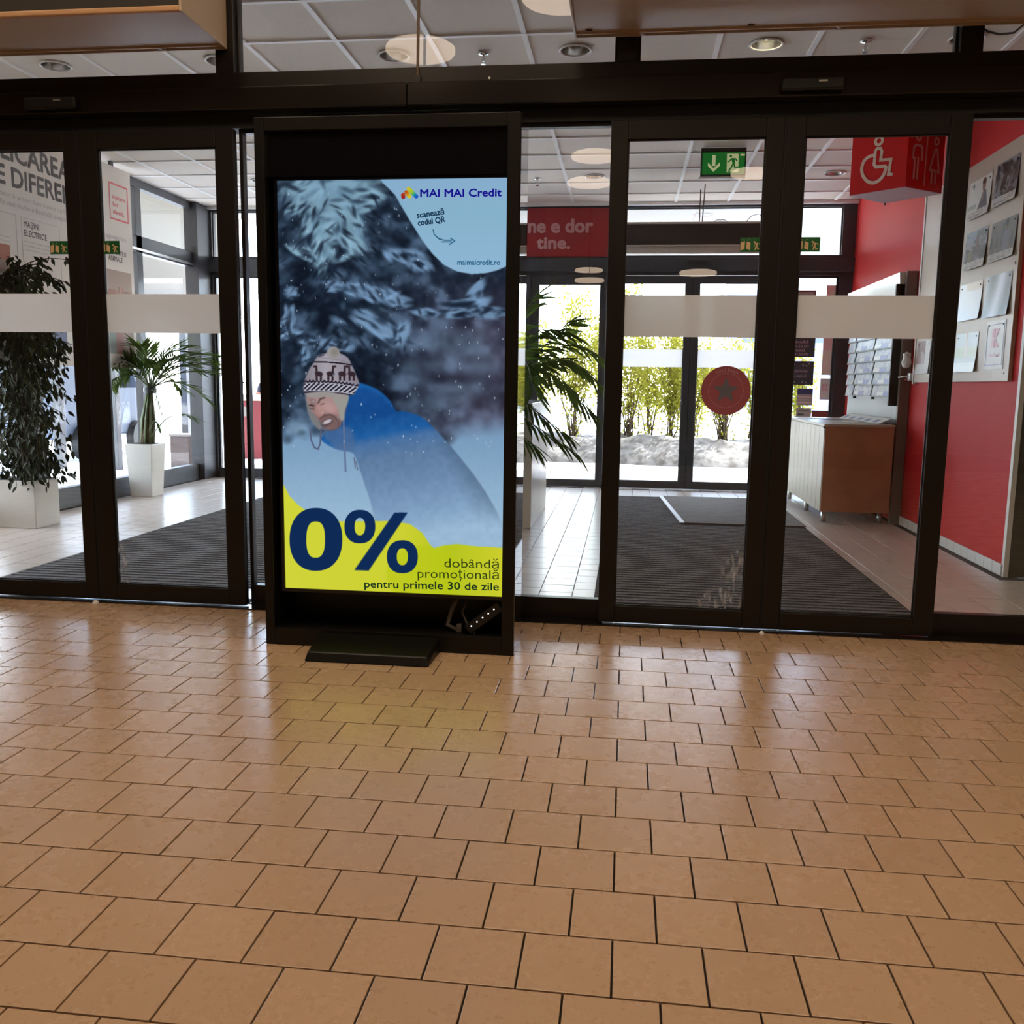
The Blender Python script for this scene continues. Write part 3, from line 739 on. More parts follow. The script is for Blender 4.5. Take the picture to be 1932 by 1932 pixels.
def paint_screen():
    n1, n2, n3 = noise2(38, 1), noise2(17, 2), noise2(8, 3)
    base = ramp(n1 * .55 + n2 * .3 + n3 * .15, [(.25, (16, 22, 34)), (.48, (28, 40, 56)), (.75, (74, 96, 122))])
    right = np.clip((PX - 700) / 200, 0, 1) * np.clip((PY - 480) / 150, 0, 1)
    img = mixin(base, right * .75, ramp(n1 * .6 + n2 * .4, [(.2, (52, 48, 64)), (.55, (78, 76, 96)), (.85, (106, 112, 138))]))
    snow = [(560, 352, 34, 11, -35), (625, 360, 70, 26, -8), (600, 392, 30, 42, 20), (628, 420, 26, 62, 18), (648, 395, 40, 36, 0), (688, 372, 34, 16, 10), (600, 470, 11, 34, 22), (645, 470, 40, 16, -12), (662, 420, 24, 30, -30), (575, 478, 26, 10, 30), (560, 392, 22, 8, -40), (660, 455, 18, 30, -40), (610, 500, 9, 20, 15), (585, 430, 16, 22, 30),
            (632, 542, 22, 9, 6), (668, 552, 18, 17, 20), (712, 556, 30, 10, 28), (748, 568, 22, 12, 10), (688, 592, 16, 7, 20), (700, 612, 40, 11, 32), (738, 636, 26, 14, 35), (756, 628, 12, 22, 10), (592, 650, 26, 6, 18), (548, 555, 12, 12, 0), (544, 632, 16, 12, -25), (640, 655, 24, 6, 8), (764, 484, 34, 7, 28), (790, 500, 22, 8, 40), (545, 600, 10, 20, 10), (575, 672, 10, 12, 0),
            (902, 548, 8, 26, 35), (880, 575, 40, 5, -12), (925, 590, 32, 6, 6), (860, 594, 26, 5, 0), (800, 590, 22, 6, 10), (770, 380, 16, 10, 20)]
    r = np.random.RandomState(21)
    def dab(cx, cy, rx, ry, a, col, op, soft=.5):
        """one soft brush stroke, only computed inside its own window"""
        R = max(rx, ry) * (1 + soft) + 2
        (u0, v0), (u1, v1) = uv(cx - R, cy + R), uv(cx + R, cy - R)
        a0, a1 = max(0, int(u0 * IW) - 3), min(IW, int(u1 * IW) + 4); b0, b1 = max(0, int((1 - v1) * IH) - 3), min(IH, int((1 - v0) * IH) + 4)
        if a1 <= a0 or b1 <= b0: return
        X, Y = PX[b0:b1, a0:a1] - cx, PY[b0:b1, a0:a1] - cy; t_ = math.radians(a)
        d = np.sqrt(((X * math.cos(t_) + Y * math.sin(t_)) / rx) ** 2 + ((Y * math.cos(t_) - X * math.sin(t_)) / ry) ** 2)
        m = (np.clip((1 + soft - d) / (2 * soft), 0, 1) * op)[..., None]
        img[b0:b1, a0:a1] = img[b0:b1, a0:a1] * (1 - m) + np.asarray(col) * m
    for k in range(260):           # dim needle masses
        x, y = r.uniform(525, 955), r.uniform(345, 760)
        if x > 740 and y > 560: continue
        a = (-38 if x < 640 else 32) + r.normal(0, 14); dab(x, y, r.uniform(10, 26), r.uniform(4, 8), a, C(22, 30, 44) if r.rand() < .6 else C(62, 84, 108), r.uniform(.3, .7), .6)
    for i, (cx, cy, rx, ry, a) in enumerate(snow):
        big = max(rx, ry); ang = a if rx >= ry else a + 90
        dab(cx, cy, rx * .9, ry * .9, a, C(104, 142, 168) if i < 14 else C(92, 122, 156), .75, .55)
        for k in range(int(7 + big * .35)):
            q1, q2 = r.normal(0, .42, 2); x = cx + q1 * rx; y = cy + q2 * ry; L0 = r.uniform(.22, .5) * big + 4
            c = np.array(C(128, 164, 186) if i < 14 else C(116, 148, 182)) * r.uniform(.86, 1.1); dab(x, y, L0, L0 * r.uniform(.22, .42), ang + r.normal(0, 16), c, r.uniform(.5, .9), .5)
        for k in range(int(3 + big * .16)):
            q1, q2 = r.normal(0, .6, 2); L0 = r.uniform(.16, .4) * big + 3; dab(cx + q1 * rx, cy + q2 * ry + .3 * ry, L0, L0 * .22 + 1, ang + r.normal(0, 26), C(24, 34, 50), r.uniform(.4, .8), .5)
    for k in range(110):           # dark twigs hanging below the snow on the left tree
        x = r.uniform(528, 720); y = r.uniform(360, 700); a = (-48 if x < 628 else 44) + r.normal(0, 12); dab(x, y, r.uniform(6, 15), r.uniform(1.4, 3), a, C(18, 26, 40), r.uniform(.4, .85), .5)
    img[:] = blur(img, 1)
    for cx, cy, rx, ry in ((830, 690, 60, 14), (820, 760, 46, 18), (860, 650, 40, 22), (785, 720, 30, 14), (880, 735, 50, 12), (905, 680, 26, 40), (800, 650, 40, 10)):
        img = mixin(img, blur(emask(cx, cy, rx, ry, 0, .6), 5) * .45 * (.6 + .6 * n2), C(102, 126, 152))
    sl = np.clip((PY + .12 * (PX - 540) + (n2 - .5) * 26 - 800) / 40, 0, 1) * np.clip((760 - PX) / 60, 0, 1)
    sr = np.clip((PY + (n1 - .5) * 46 - 806) / 36, 0, 1) * np.clip((PX - 800) / 40, 0, 1)
    fld = ramp(PY, [(770, (112, 142, 176)), (840, (124, 158, 190)), (900, (136, 170, 200)), (1000, (156, 188, 212)), (1060, (160, 192, 216))])
    img = mixin(img, np.maximum(sl, sr), fld)
    img = mixin(img, blur(emask(562, 806, 20, 12, 0, .5), 3) * .6, C(140, 172, 200)); img = mixin(img, emask(571, 818, 7, 5, 0, .6) * .6, C(60, 84, 96))
    # coat
    coat = [(650, 735), (660, 722), (680, 724), (712, 736), (735, 756), (748, 777), (762, 777), (795, 788), (822, 812), (848, 840), (878, 876), (905, 912), (930, 952), (945, 985), (951, 1035), (905, 1032), (860, 1030), (820, 1036), (780, 1010), (720, 992), (694, 930), (680, 888), (668, 858), (652, 852), (632, 848), (607, 831), (618, 815), (640, 800), (648, 770)]
    cc = ramp(PY + .18 * (PX - 700), [(720, (26, 92, 160)), (790, (24, 78, 142)), (822, (32, 92, 158)), (838, (74, 112, 160)), (870, (92, 122, 158)), (920, (106, 136, 172)), (980, (128, 160, 194)), (1030, (152, 184, 212))])
    cc = cc * (1 - .22 * np.clip((PX - 820 - (PY - 830) * .45) / 60, 0, 1) * np.clip((1000 - PY) / 60, 0, 1))[..., None] + .02 * (n3 - .5)[..., None]
    img = mixin(img, pmask(coat, 1, True), cc)
    img = mixin(img, blur(pmask([(650, 745), (690, 735), (725, 755), (745, 778), (720, 790), (690, 785), (665, 790), (650, 815), (645, 790)], 1, True), 3) * .55, C(20, 66, 132))
    img = mixin(img, blur(pmask([(610, 820), (640, 806), (664, 812), (668, 850), (640, 848)], 1, True), 3) * .7, C(78, 106, 148))
    # head: face, flaps, hat
    img = mixin(img, pmask([(576, 745), (584, 748), (588, 770), (604, 798), (606, 812), (598, 808), (583, 785)], 1, True), C(120, 120, 122))
    img_face0 = img.copy()
    face = [(580, 752), (590, 744), (615, 740), (645, 744), (654, 752), (652, 775), (646, 796), (638, 808), (624, 812), (614, 806), (602, 794), (590, 778), (583, 764)]
    img = mixin(img, pmask(face, 1, True), ramp(PY, [(740, (160, 138, 136)), (770, (168, 132, 130)), (800, (142, 108, 106))]))
    img = mixin(img, blur(emask(622, 772, 14, 9, 30, .5), 2) * .5, C(192, 158, 154))
    img = mixin(img, blur(pmask([(603, 788), (616, 782), (632, 784), (640, 792), (646, 800), (636, 812), (620, 814), (608, 806)], 1, True), 1) * .65, C(106, 84, 84))
    img = mixin(img, blur(pmask([(640, 752), (656, 752), (650, 790), (640, 806), (632, 800), (642, 780)], 1, True), 2) * .5, C(118, 96, 96)); img = mixin(img, blur(pmask([(583, 752), (596, 756), (598, 772), (604, 792), (596, 786), (586, 766)], 1, True), 2) * .45, C(112, 90, 92))
    img = mixin(img, emask(618, 798, 11, 5.4, -24, .35), C(70, 52, 56)); img = mixin(img, emask(618, 797.2, 9, 3.6, -24, .35), C(190, 184, 190)); img = mixin(img, lmask([(603, 806), (611, 811), (624, 809)], 3) * .5, C(150, 118, 112))
    img = mixin(img, pmask([(599, 768), (606, 770), (611, 782), (607, 788), (598, 786), (593, 776)], 1, True) * .55, C(178, 138, 132))
    img = mixin(img, lmask([(606, 790), (612, 786), (624, 784), (634, 790)], 2.4), C(92, 70, 72)); img = mixin(img, lmask([(634, 790), (640, 800), (638, 806)], 1.6), C(96, 74, 76))
    img = mixin(img, lmask([(601, 762), (605, 754), (613, 752)], 2.6), C(74, 56, 58)); img = mixin(img, lmask([(606, 765), (612, 763)], 1.6), C(90, 66, 66))
    img = mixin(img, lmask([(585, 766), (592, 767)], 3.2), C(60, 48, 54)); img = mixin(img, lmask([(586, 772), (594, 774)], 1.6), C(84, 62, 64))
    img = mixin(img, pmask([(628, 744), (656, 746), (657, 760), (651, 776), (650, 794), (642, 792), (638, 774), (630, 756)], 1, True), C(150, 148, 142))
    img = mixin(img, pmask([(577, 745), (600, 740), (640, 742), (656, 748), (650, 755), (620, 750), (590, 752)], 1, True), C(150, 144, 142))
    img = img * .35 + blur(img, 1) * .65 + .012 * (n3 - .5)[..., None]
    hat = [(575, 744), (574, 726), (581, 704), (592, 686), (600, 674), (616, 668), (640, 668), (656, 676), (664, 690), (672, 708), (678, 726), (672, 738), (664, 747), (640, 744), (612, 740), (590, 742)]
    hm = pmask(hat, 1, True)
    img = mixin(img, hm, ramp(PX + 0 * PY, [(575, (128, 122, 132)), (615, (164, 158, 168)), (678, (130, 124, 138))]))
    img = mixin(img, emask(629, 668, 12.5, 12.5, 0, .14), C(150, 148, 150)); img = mixin(img, emask(632, 666, 7, 8, 20, .6) * .6, C(120, 112, 100))
    dk = C(34, 28, 40)
    arc = lambda y: y + .0035 * (PX - 618) ** 2 * .35 + .055 * (PX - 618)
    yy = PY - (.0012 * (PX - 618) ** 2 + .055 * (PX - 618))
    zig = 2.2 * np.sign(np.sin(PX * .9))
    img = mixin(img, hm * (np.abs(yy - 685) < 1.3), dk); img = mixin(img, hm * (np.abs(yy - 722 - zig * .5) < 1.9), dk); img = mixin(img, hm * (np.abs(yy - 742) < 1.4), dk)
    chk = ((np.sin((PX + (yy - 732) * 1.1) * .72) > 0) & (np.abs(yy - 732) < 6.5))
    img = mixin(img, hm * (np.abs(yy - 732) < 7.5), C(176, 178, 192)); img = mixin(img, hm * chk, dk)
    br = C(52, 40, 46)
    for cx, s_ in ((602, 1), (624, -1), (646, -1), (664, 1)):
        img = mixin(img, hm * emask(cx, 707, 7.5, 4.6, 8, .2), br)
        for k in (-4, 4): img = mixin(img, hm * lmask([(cx + k, 707), (cx + k, 718)], 4), br)
        img = mixin(img, hm * lmask([(cx - 4 * s_, 707), (cx - 5 * s_, 693), (cx - 9 * s_, 693)], 4), br)
    img = mixin(img, hm * lmask([(602, 674), (612, 671)], 2), dk * 1.6)
    img = mixin(img, hm * lmask([(592, 679), (604, 676), (620, 678), (640, 680), (656, 686)], 1.2) * .6, C(110, 106, 120))
    st = C(84, 94, 122)
    img = mixin(img, lmask([(586, 812), (588, 832), (594, 846), (601, 849), (605, 838), (606, 812)], 3), st)
    img = mixin(img, lmask([(649, 795), (651, 850), (653, 890)], 3.2), C(96, 112, 146)); img = mixin(img, lmask([(669, 865), (671, 885)], 1.8), st); img = mixin(img, lmask([(672, 872), (676, 888)], 1.6), st)
    # falling snow
    r = np.random.RandomState(5)
    for k in range(170):
        x, y = r.uniform(530, 950), r.uniform(360, 860) ** 1.0; img = mixin(img, emask(x, y, r.uniform(.7, 1.5), r.uniform(1.2, 2.6), r.uniform(-20, 20), .5) * r.uniform(.3, .9), C(176, 196, 214))
    # yellow wave and the big figures
    wave = [(536, 915), (548, 938), (565, 955), (590, 972), (615, 984), (650, 985), (700, 984), (745, 984), (775, 990), (797, 1006), (812, 1028), (819, 1035), (835, 1030), (862, 1027), (895, 1031), (952, 1034), (960, 1140), (530, 1130)]
    wm = pmask(wave, 1); wc = ramp(PX, [(540, (208, 212, 58)), (760, (204, 208, 50)), (850, (182, 196, 32)), (950, (204, 206, 46))])
    img = mixin(img, wm, wc); img = mixin(img, wm * emask(800, 1085, 70, 55, 0, .06) * .6, C(184, 198, 20))
    navy = C(16, 42, 86)
    def sup(cx, cy, rx, ry, p=2.25): return np.clip((1 - (np.abs((PX - cx) / rx) ** p + np.abs((PY - cy) / ry) ** p)) * min(rx, ry) / 2 + .5, 0, 1)
    img = mixin(img, np.minimum(sup(597.5, 1018.5, 49.5, 59), 1 - sup(597, 1019, 17.5, 34, 2.6)), navy)
    img = mixin(img, np.minimum(sup(680, 994.5, 29, 31.5), 1 - sup(680, 994.5, 10, 16.5)), navy)
    img = mixin(img, np.minimum(sup(760, 1051, 29, 31), 1 - sup(760, 1051, 10.5, 16)), navy)
    img = mixin(img, pmask([(745, 968), (770, 968), (697, 1077), (670, 1076)], 1), navy)
    # white corner with logo and arrow
    cor = [(713, 330), (722, 346), (735, 358), (746, 370), (760, 395), (778, 425), (795, 452), (815, 479), (838, 501), (862, 513), (890, 518), (918, 516), (940, 510), (962, 500), (975, 420), (975, 320), (713, 320)]
    img = mixin(img, pmask(cor, 1), ramp(PY, [(338, (134, 172, 204)), (400, (134, 176, 202)), (510, (142, 182, 212))]))
    for a, b, stops in (((760.5, 372), (760, 368), [(0, (150, 34, 26)), (1, (176, 50, 22))]), ((766, 363), (772, 371), [(0, (196, 84, 24)), (1, (206, 196, 40))]), ((770.5, 356.5), (785, 371), [(0, (200, 190, 40)), (.45, (150, 190, 40)), (.75, (30, 150, 160)), (1, (30, 80, 190))])):
        t_ = np.clip(((PX - a[0]) * (b[0] - a[0]) + (PY - a[1]) * (b[1] - a[1])) / ((b[0] - a[0]) ** 2 + (b[1] - a[1]) ** 2), 0, 1); img = mixin(img, lmask([a, b], 7.5), ramp(t_, stops))
    tq = C(28, 80, 112)
    img = mixin(img, lmask([(817, 434), (819, 443), (827, 450), (838, 454), (852, 454)], 1.6, .6), tq); img = mixin(img, lmask([(822, 446), (830, 453)], 1.4, .6), tq); img = mixin(img, lmask([(833, 457), (851, 457)], 1.6, .6), tq)
    img = mixin(img, lmask([(850, 450), (858, 455), (848, 462)], 1.6, .6), tq)
    return np.clip(img, 0, 1).astype(np.float32)
M['screen'] = image_mat('screen_picture', paint_screen(), emission=1.0)
scr = MB().add([(SX0, SY, SZ0), (SX1, SY, SZ0), (SX1, SY, SZ1), (SX0, SY, SZ1)], [(0, 1, 2, 3)]).build('screen', M['screen'], td)
ul = scr.data.uv_layers.new(name='UVMap')
for i, c in enumerate([(0, 0), (1, 0), (1, 1), (0, 1)]): ul.data[i].uv = c
scr['label'] = 'lit screen with a laughing man in a knitted hat leaning in snow and the figure 0%'
SPL = Plane((SX0, SY, SZ0), (1, 0, 0), (0, 0, 1)); SW, SH = SX1 - SX0, SZ1 - SZ0
M['t_blue'] = emat('screen_blue_text', srgb(24, 16, 140)); M['t_teal'] = emat('screen_teal_text', srgb(14, 46, 74)); M['t_teal2'] = emat('screen_light_teal_text', srgb(30, 92, 132)); M['t_green'] = emat('screen_dark_green_text', srgb(44, 62, 20)); M['t_green2'] = emat('screen_bold_green_text', srgb(18, 48, 30))
def screen_text(body, a, b, cap, m, bold):
    (u0, v0), (u1, v1) = uv(*a), uv(*b)
    ang = math.atan2((v1 - v0) * SH, (u1 - u0) * SW); w = math.hypot((v1 - v0) * SH, (u1 - u0) * SW)
    text(scr, body, SPL, u0 * SW, v0 * SH, w, cap, m, bold, n=.0015, ang=ang)
PXM = SH / 785.0
screen_text('MAI MAI Credit', (793, 372), (946, 370), 13.6 * PXM, M['t_blue'], .022)
screen_text('scaneaz\u0103', (787, 412), (838, 404.5), 10.5 * PXM, M['t_teal'], .022)
screen_text('codul QR', (789, 426.5), (840, 419), 10.5 * PXM, M['t_teal'], .022)
screen_text('maimaicredit.ro', (863, 500.5), (943.5, 500.5), 9.8 * PXM, M['t_teal2'], .012)
screen_text('dob\u00e2nd\u0103', (839, 1070.5), (941.5, 1073), 18 * PXM, M['t_green'], -.006)
screen_text('promo\u021bional\u0103', (789, 1090), (941.5, 1093), 18 * PXM, M['t_green'], -.006)
screen_text('pentru primele 30 de zile', (689, 1108.5), (941.5, 1114), 15.2 * PXM, M['t_green2'], .012)
bp_ = thing('base_plate', 'flat black sloping foot plate lying on the tiles in front of the display', 'foot plate', (-1.12, -.85, 0))
MB().hexa([(-1.411, -.974, 0), (-.84, -.972, 0), (-.834, -.738, 0), (-1.425, -.738, 0)], [(-1.400, -.952, .042), (-.852, -.95, .042), (-.84, -.738, .072), (-1.418, -.738, .072)]).build('plate', M['tvframe'], bp_, bevel=.006)
MB().box(-.9, -.89, -.973, -.968, .012, .03).build('edge_clip', M['cable_black'], bp_)
ps = thing('power_strip', 'black power strip with a row of small white lights inside the display foot', 'power strip', (-.60, -.60, .078))
plx = Plane((-.70, -.66, .08), (.30, 0, .24), (-.62, 0, .78))
MB().hexa([tuple(plx.p(0, 0, 0)), tuple(plx.p(.2, 0, 0)), tuple(plx.p(.2, .05, 0)), tuple(plx.p(0, .05, 0))], [tuple(plx.p(0, 0, .03)), tuple(plx.p(.2, 0, .03)), tuple(plx.p(.2, .05, .03)), tuple(plx.p(0, .05, .03))]).build('body', M['cable_black'], ps, bevel=.004)
for k in range(5):
    mb = MB(); fcircle(mb, plx, .03 + .034 * k, .03, .0035, .030, .032, 8); mb.build('indicator_light', M['led'], ps)
for i, pts in enumerate(([(-.77, -.62, .25), (-.80, -.63, .18), (-.82, -.64, .11), (-.76, -.65, .085)], [(-.72, -.60, .25), (-.75, -.63, .17), (-.71, -.66, .10), (-.69, -.67, .085)])):
    c = thing('cable', ('thin grey cable looping down behind the screen, left one' if i == 0 else 'thin grey cable beside the power strip, right one'), 'cable', pts[-1], 'cables in the display foot')
    MB().tube(pts, .006 if i else .012, 8).build('wire', M['cable'], c, True)
    MB().box(pts[-1][0] - .012, pts[-1][0] + .012, pts[-1][1] - .012, pts[-1][1] + .012, .079, .12).build('plug', M['cable'], c, bevel=.003)

# ------------------------------------------------------------------ right side of the vestibule
WX = 2.57
wr = MB().box(WX, WX + .12, 1.66, 6.52, 0, 3.56).build('wall_right', M['red'])
tag(wr, 'red painted wall along the right side of the vestibule', kind='structure')
MB().box(WX - .004, WX + .028, 1.618, 1.66, 0, 3.39).build('corner_profile', M['white'], wr)
MB().box(WX - .0015, WX, 3.948, 3.955, .08, 1.31).build('panel_joint', M['redglow'], wr)
br = MB().box(WX - .004, WX, 1.64, 3.98, 0, .082).build('baseboard_right', M['grout2'])
tag(br, 'white tiled skirting below the red wall', kind='structure')
k = 1.643
while k < 3.9:
    MB().box(WX - .013, WX - .003, k, k + .146, .003, .084).build('tile', M['whitetile'], br, bevel=.002); k += .15
rt = MB().box(WX + .028, 5.2, 1.626, 1.66, 0, 3.56).build('wall_back', M['steel'])
tag(rt, 'grey steel clad return wall right of the red wall', kind='structure')
tag(MB().box(5.1, 5.2, .02, 1.65, 0, 3.56).build('wall_right', M['white']), 'white end wall of the vestibule, outside the view', kind='structure')

# notice board with pinned sheets
BX = WX - .03
nb = thing('notice_board', 'large beige notice board on the red wall, covered with pinned photo sheets', 'notice board', (BX, 2.8, 1.316))
MB().box(BX, WX - .002, 1.76, 3.80, 1.316, 2.93).build('panel', M['board'], nb, bevel=.002)
fr = MB().box(BX - .006, WX - .002, 3.80, 3.83, 1.30, 2.96).build('edge_profile', M['white'], nb)
for y, z in ((2.84, 1.62), (2.86, 1.46), (2.83, 1.36), (1.83, 1.37), (1.80, 2.9), (1.8, 2.1)):
    MB().cyl((BX - .004, y, z), (BX, y, z), .006, n=8).build('screw', M['dark'], nb)
def pic(kind):
    h, w = 56, 80; r = np.random.RandomState(kind); yy, xx = np.mgrid[0:h, 0:w] / np.array([h, w])[:, None, None]
    img = np.ones((h, w, 3)) * .78
    if kind == 1:      # a person in a grey jacket on a pale page
        img[:] = (.80, .79, .74); img[(yy > .62) & (yy < .75) & (xx < .4)] = (.62, .64, .58)
        img[((xx - .66) / .075) ** 2 + ((yy - .22) / .14) ** 2 < 1] = (.58, .42, .34); img[((xx - .66) / .09) ** 2 + ((yy - .12) / .09) ** 2 < 1] = (.34, .22, .17)
        img[(yy > .34) & (np.abs(xx - .70) < .06 + .36 * (yy - .34)) & (xx < .93)] = (.30, .30, .31); img[(yy > .34) & (yy < .6) & (np.abs(xx - .66) < .02)] = (.6, .45, .42)
        img[((xx - .18) / .035) ** 2 + ((yy - .13) / .07) ** 2 < 1] = (.22, .28, .24)
    elif kind in (2, 3):   # busy interior scenes
        for _ in range(70):
            a, b = r.rand(2) * .9; c, d = .03 + r.rand(2) * (.14, .22); v = r.rand() * .5 + .12; img[(xx > a) & (xx < a + c) & (yy > b) & (yy < b + d)] = np.array((1.0, .92, .84)) * v
        if kind == 3: img[(yy < .25) & (xx < .5)] = (.72, .8, .86); img[(np.abs(xx - .3) < .1) & (yy > .5)] = (.64, .62, .30); img[(np.abs(xx - .55) < .05) & (yy > .2) & (yy < .6)] = (.6, .3, .26)
    elif kind == 4:      # a person in pale overalls before shelves
        img[:] = (.62, .58, .53)
        for _ in range(26):
            a, b = r.rand(2) * .9; img[(xx > a) & (xx < a + .02 + r.rand() * .05) & (yy > b) & (yy < b + .3)] = np.array((1, .95, .9)) * (r.rand() * .4 + .15)
        img[((xx - .62) / .055) ** 2 + ((yy - .17) / .11) ** 2 < 1] = (.56, .36, .28); img[((xx - .62) / .06) ** 2 + ((yy - .09) / .08) ** 2 < 1] = (.12, .08, .07)
        img[(np.abs(xx - .62) < .13) & (yy > .27) & (yy < .8)] = (.66, .66, .70)
    elif kind == 5: img[:] = (.86, .86, .86); img[(yy < .2) & (xx > .3)] = (.8, .72, .6)  # white glare on the glossy sheet, painted into its colour
    elif kind == 6: img = (.62 + .24 * np.sin(xx * 9 + yy * 2 + 2.2))[..., None] * np.array((.97, 1.0, 1.06))  # blurred bluish reflections painted as soft bands
    elif kind == 7:      # open field with a church spire
        img[:] = (.64, .70, .76); img[yy > .34] = (.60, .62, .46); img[yy > .6] = (.62, .66, .62); img[(np.abs(xx - .5) < .04) & (yy < .62)] = (.72, .66, .60); img[(np.abs(xx - .5) < .02) & (yy < .2)] = (.66, .40, .34); img[yy > .74] = (.86, .86, .85)
    elif kind == 8: img[:] = (.74, .72, .70); img[(xx < .62) & (yy < .68)] = (.42, .20, .18); img[(xx > .35) & (xx < .6) & (yy > .3 + .5 * np.abs(xx - .4)) & (yy < .7)] = (.6, .52, .5)
    elif kind == 20:     # red rooftops
        img[:] = (.62, .52, .46); img[yy > .55] = (.55, .36, .28)
        for k in range(14): img[(np.abs(xx - r.rand()) < .03) & (yy > r.rand() * .5 + .3)] = np.array((.6, .42, .34)) * (r.rand() * .5 + .7)
    elif kind == 21: img[:] = (.44, .46, .58); img[yy > .6] = (.36, .38, .50); img[(yy > .4) & (xx < .5)] = (.50, .52, .62)
    elif kind == 22: img[:] = (.58, .48, .42); img[(xx < .5)] = (.50, .52, .48); img[(np.abs(xx - .55) < .12) & (yy > .3)] = (.6, .4, .36)
    elif kind == 23: img[:] = (.66, .38, .28); img[yy > .5] = (.60, .50, .42)
    if kind in (2, 3, 4): img = img * .62
    if kind < 5:
        img[yy > .80] = (.76, .74, .70)
        for k in range(3): img[(np.abs(yy - .84 - .05 * k) < .012) & (xx > .08) & (xx < .92 - .2 * (k == 2)) & (r.rand(h, w) > .3)] = (.48, .46, .44)
    return (np.clip(img, 0, 1) ** 1).astype(np.float32)
def photo_sheet(name, lab, y0, y1, z0, z1, kind, cat, curl=.02):
    """y0 is the far (left) edge; the lower edge curls away from the board"""
    t = thing(name, lab, cat, (BX - .003, (y0 + y1) / 2, z0), 'sheets pinned to the notice board')
    n = 6; mb = MB(); vs = []
    for i in range(n + 1):
        v = i / n; x = BX - .003 - curl * (1 - v) ** 2
        for y in (y0, y1): vs.append((x, y, z1 * v + z0 * (1 - v)))
    vs += [(x + .0012, y, z) for x, y, z in vs]; m = 2 * (n + 1)
    fs = [(2 * i, 2 * i + 1, 2 * i + 3, 2 * i + 2) for i in range(n)] + [(m + 2 * i + 2, m + 2 * i + 3, m + 2 * i + 1, m + 2 * i) for i in range(n)]
    o = mb.add(vs, fs).build('sheet', M['paper'] if kind is None else image_mat(name + '_print', pic(kind), rough=.3), t)
    lu = o.data.uv_layers.new(name='UVMap')
    for p in o.data.polygons:
        for li in p.loop_indices:
            vi = o.data.loops[li].vertex_index % m; lu.data[li].uv = (vi % 2, (vi // 2) / n)
    for y in (y0 - .04, y1 + .04): MB().cyl((BX - .007, y, z1 - .03), (BX - .002, y, z1 - .03), .006, n=8).build('pin', M['dark'], t)
    return o, t
photo_sheet('photo_sheet', 'pale photo sheet of a person in a grey jacket, top row left', 2.75, 2.325, 2.52, 2.80, 1, 'photo')
photo_sheet('photo_sheet', 'brown photo sheet of a crowded interior, top row at the right edge', 2.26, 1.86, 2.53, 2.82, 2, 'photo')
photo_sheet('photo_sheet', 'dark photo sheet of a street group, second row left', 2.75, 2.325, 2.15, 2.43, 3, 'photo')
photo_sheet('photo_sheet', 'photo sheet of a person in pale overalls, second row right', 2.25, 1.82, 2.15, 2.42, 4, 'photo')
photo_sheet('photo_sheet', 'glossy sheet painted white with glare, third row left', 2.79, 2.34, 1.775, 2.05, 5, 'photo')
photo_sheet('photo_sheet', 'shiny sheet with painted blurred blue reflections, third row right', 2.27, 1.83, 1.765, 2.055, 6, 'photo')
photo_sheet('photo_sheet', 'photo sheet of a field with a spire, bottom row left', 2.785, 2.34, 1.39, 1.68, 7, 'photo')
photo_sheet('photo_sheet', 'dark red photo sheet at the far end of the notice board', 3.74, 3.40, 1.39, 1.67, 8, 'photo', .01)
o, t = photo_sheet('logo_sheet', 'white framed sheet with a pale red letter K, bottom row right', 2.19, 1.86, 1.40, 1.735, None, 'notice', 0)
kp = Plane((BX - .0042, 2.19, 1.40), (0, -1, 0), (0, 0, 1))
mb = MB(); stroke(mb, kp, [(.02, .03), (.31, .03), (.31, .31), (.02, .31), (.02, .03)], .004, 0, .001)
mb.build('printed_border', M['leaf_blue'], t)
M['kpink'] = mat('faded_red_print', srgb(226, 178, 186), .5)
mb = MB()
def letter_k(mb, pl, u, v, s, n0=0, n1=.001):
    f = lambda *p: flat(mb, pl, [(u + a * s, v + b * s) for a, b in p], n0, n1)
    f((0, .53), (.36, .53), (.36, 1), (0, 1)); f((.42, .53), (.60, .53), (.95, 1), (.42, 1)); f((0, 0), (.36, 0), (.36, .47), (0, .47)); f((.42, 0), (.95, 0), (.60, .47), (.42, .47))
letter_k(mb, kp, .11, .15, .13); mb.build('letter_k', M['kpink'], t)
text(t, 'Kaufland', kp, .085, .085, .17, .03, M['kpink'], n=.001)
# key lock with lever on the far edge of the board
t = thing('lever_lock', 'small chrome lever lock at the far lower corner of the notice board', 'lock', (BX - .02, 3.87, 1.33))
MB().box(BX - .03, WX - .002, 3.835, 3.90, 1.33, 1.40).build('lock_body', M['alu'], t, bevel=.006)
MB().tube([(BX - .03, 3.87, 1.365), (BX - .07, 3.88, 1.365), (BX - .09, 3.93, 1.362), (BX - .09, 3.99, 1.352)], [.011, .010, .008, .006], 10).build('lever', M['chrome'], t, True)
MB().cyl((BX - .03, 3.86, 1.345), (BX - .06, 3.865, 1.335), .006, n=8).build('key', M['chrome'], t)
t = thing('rolled_paper', 'crumpled white paper stuck behind the far edge of the notice board', 'paper', (BX - .05, 3.88, 1.44))
MB().lathe([(.0, 0), (.03, .01), (.045, .05), (.03, .10), (.035, .13), (.0, .15)], (BX - .05, 3.88, 1.44), 10).build('paper', M['paper'], t)

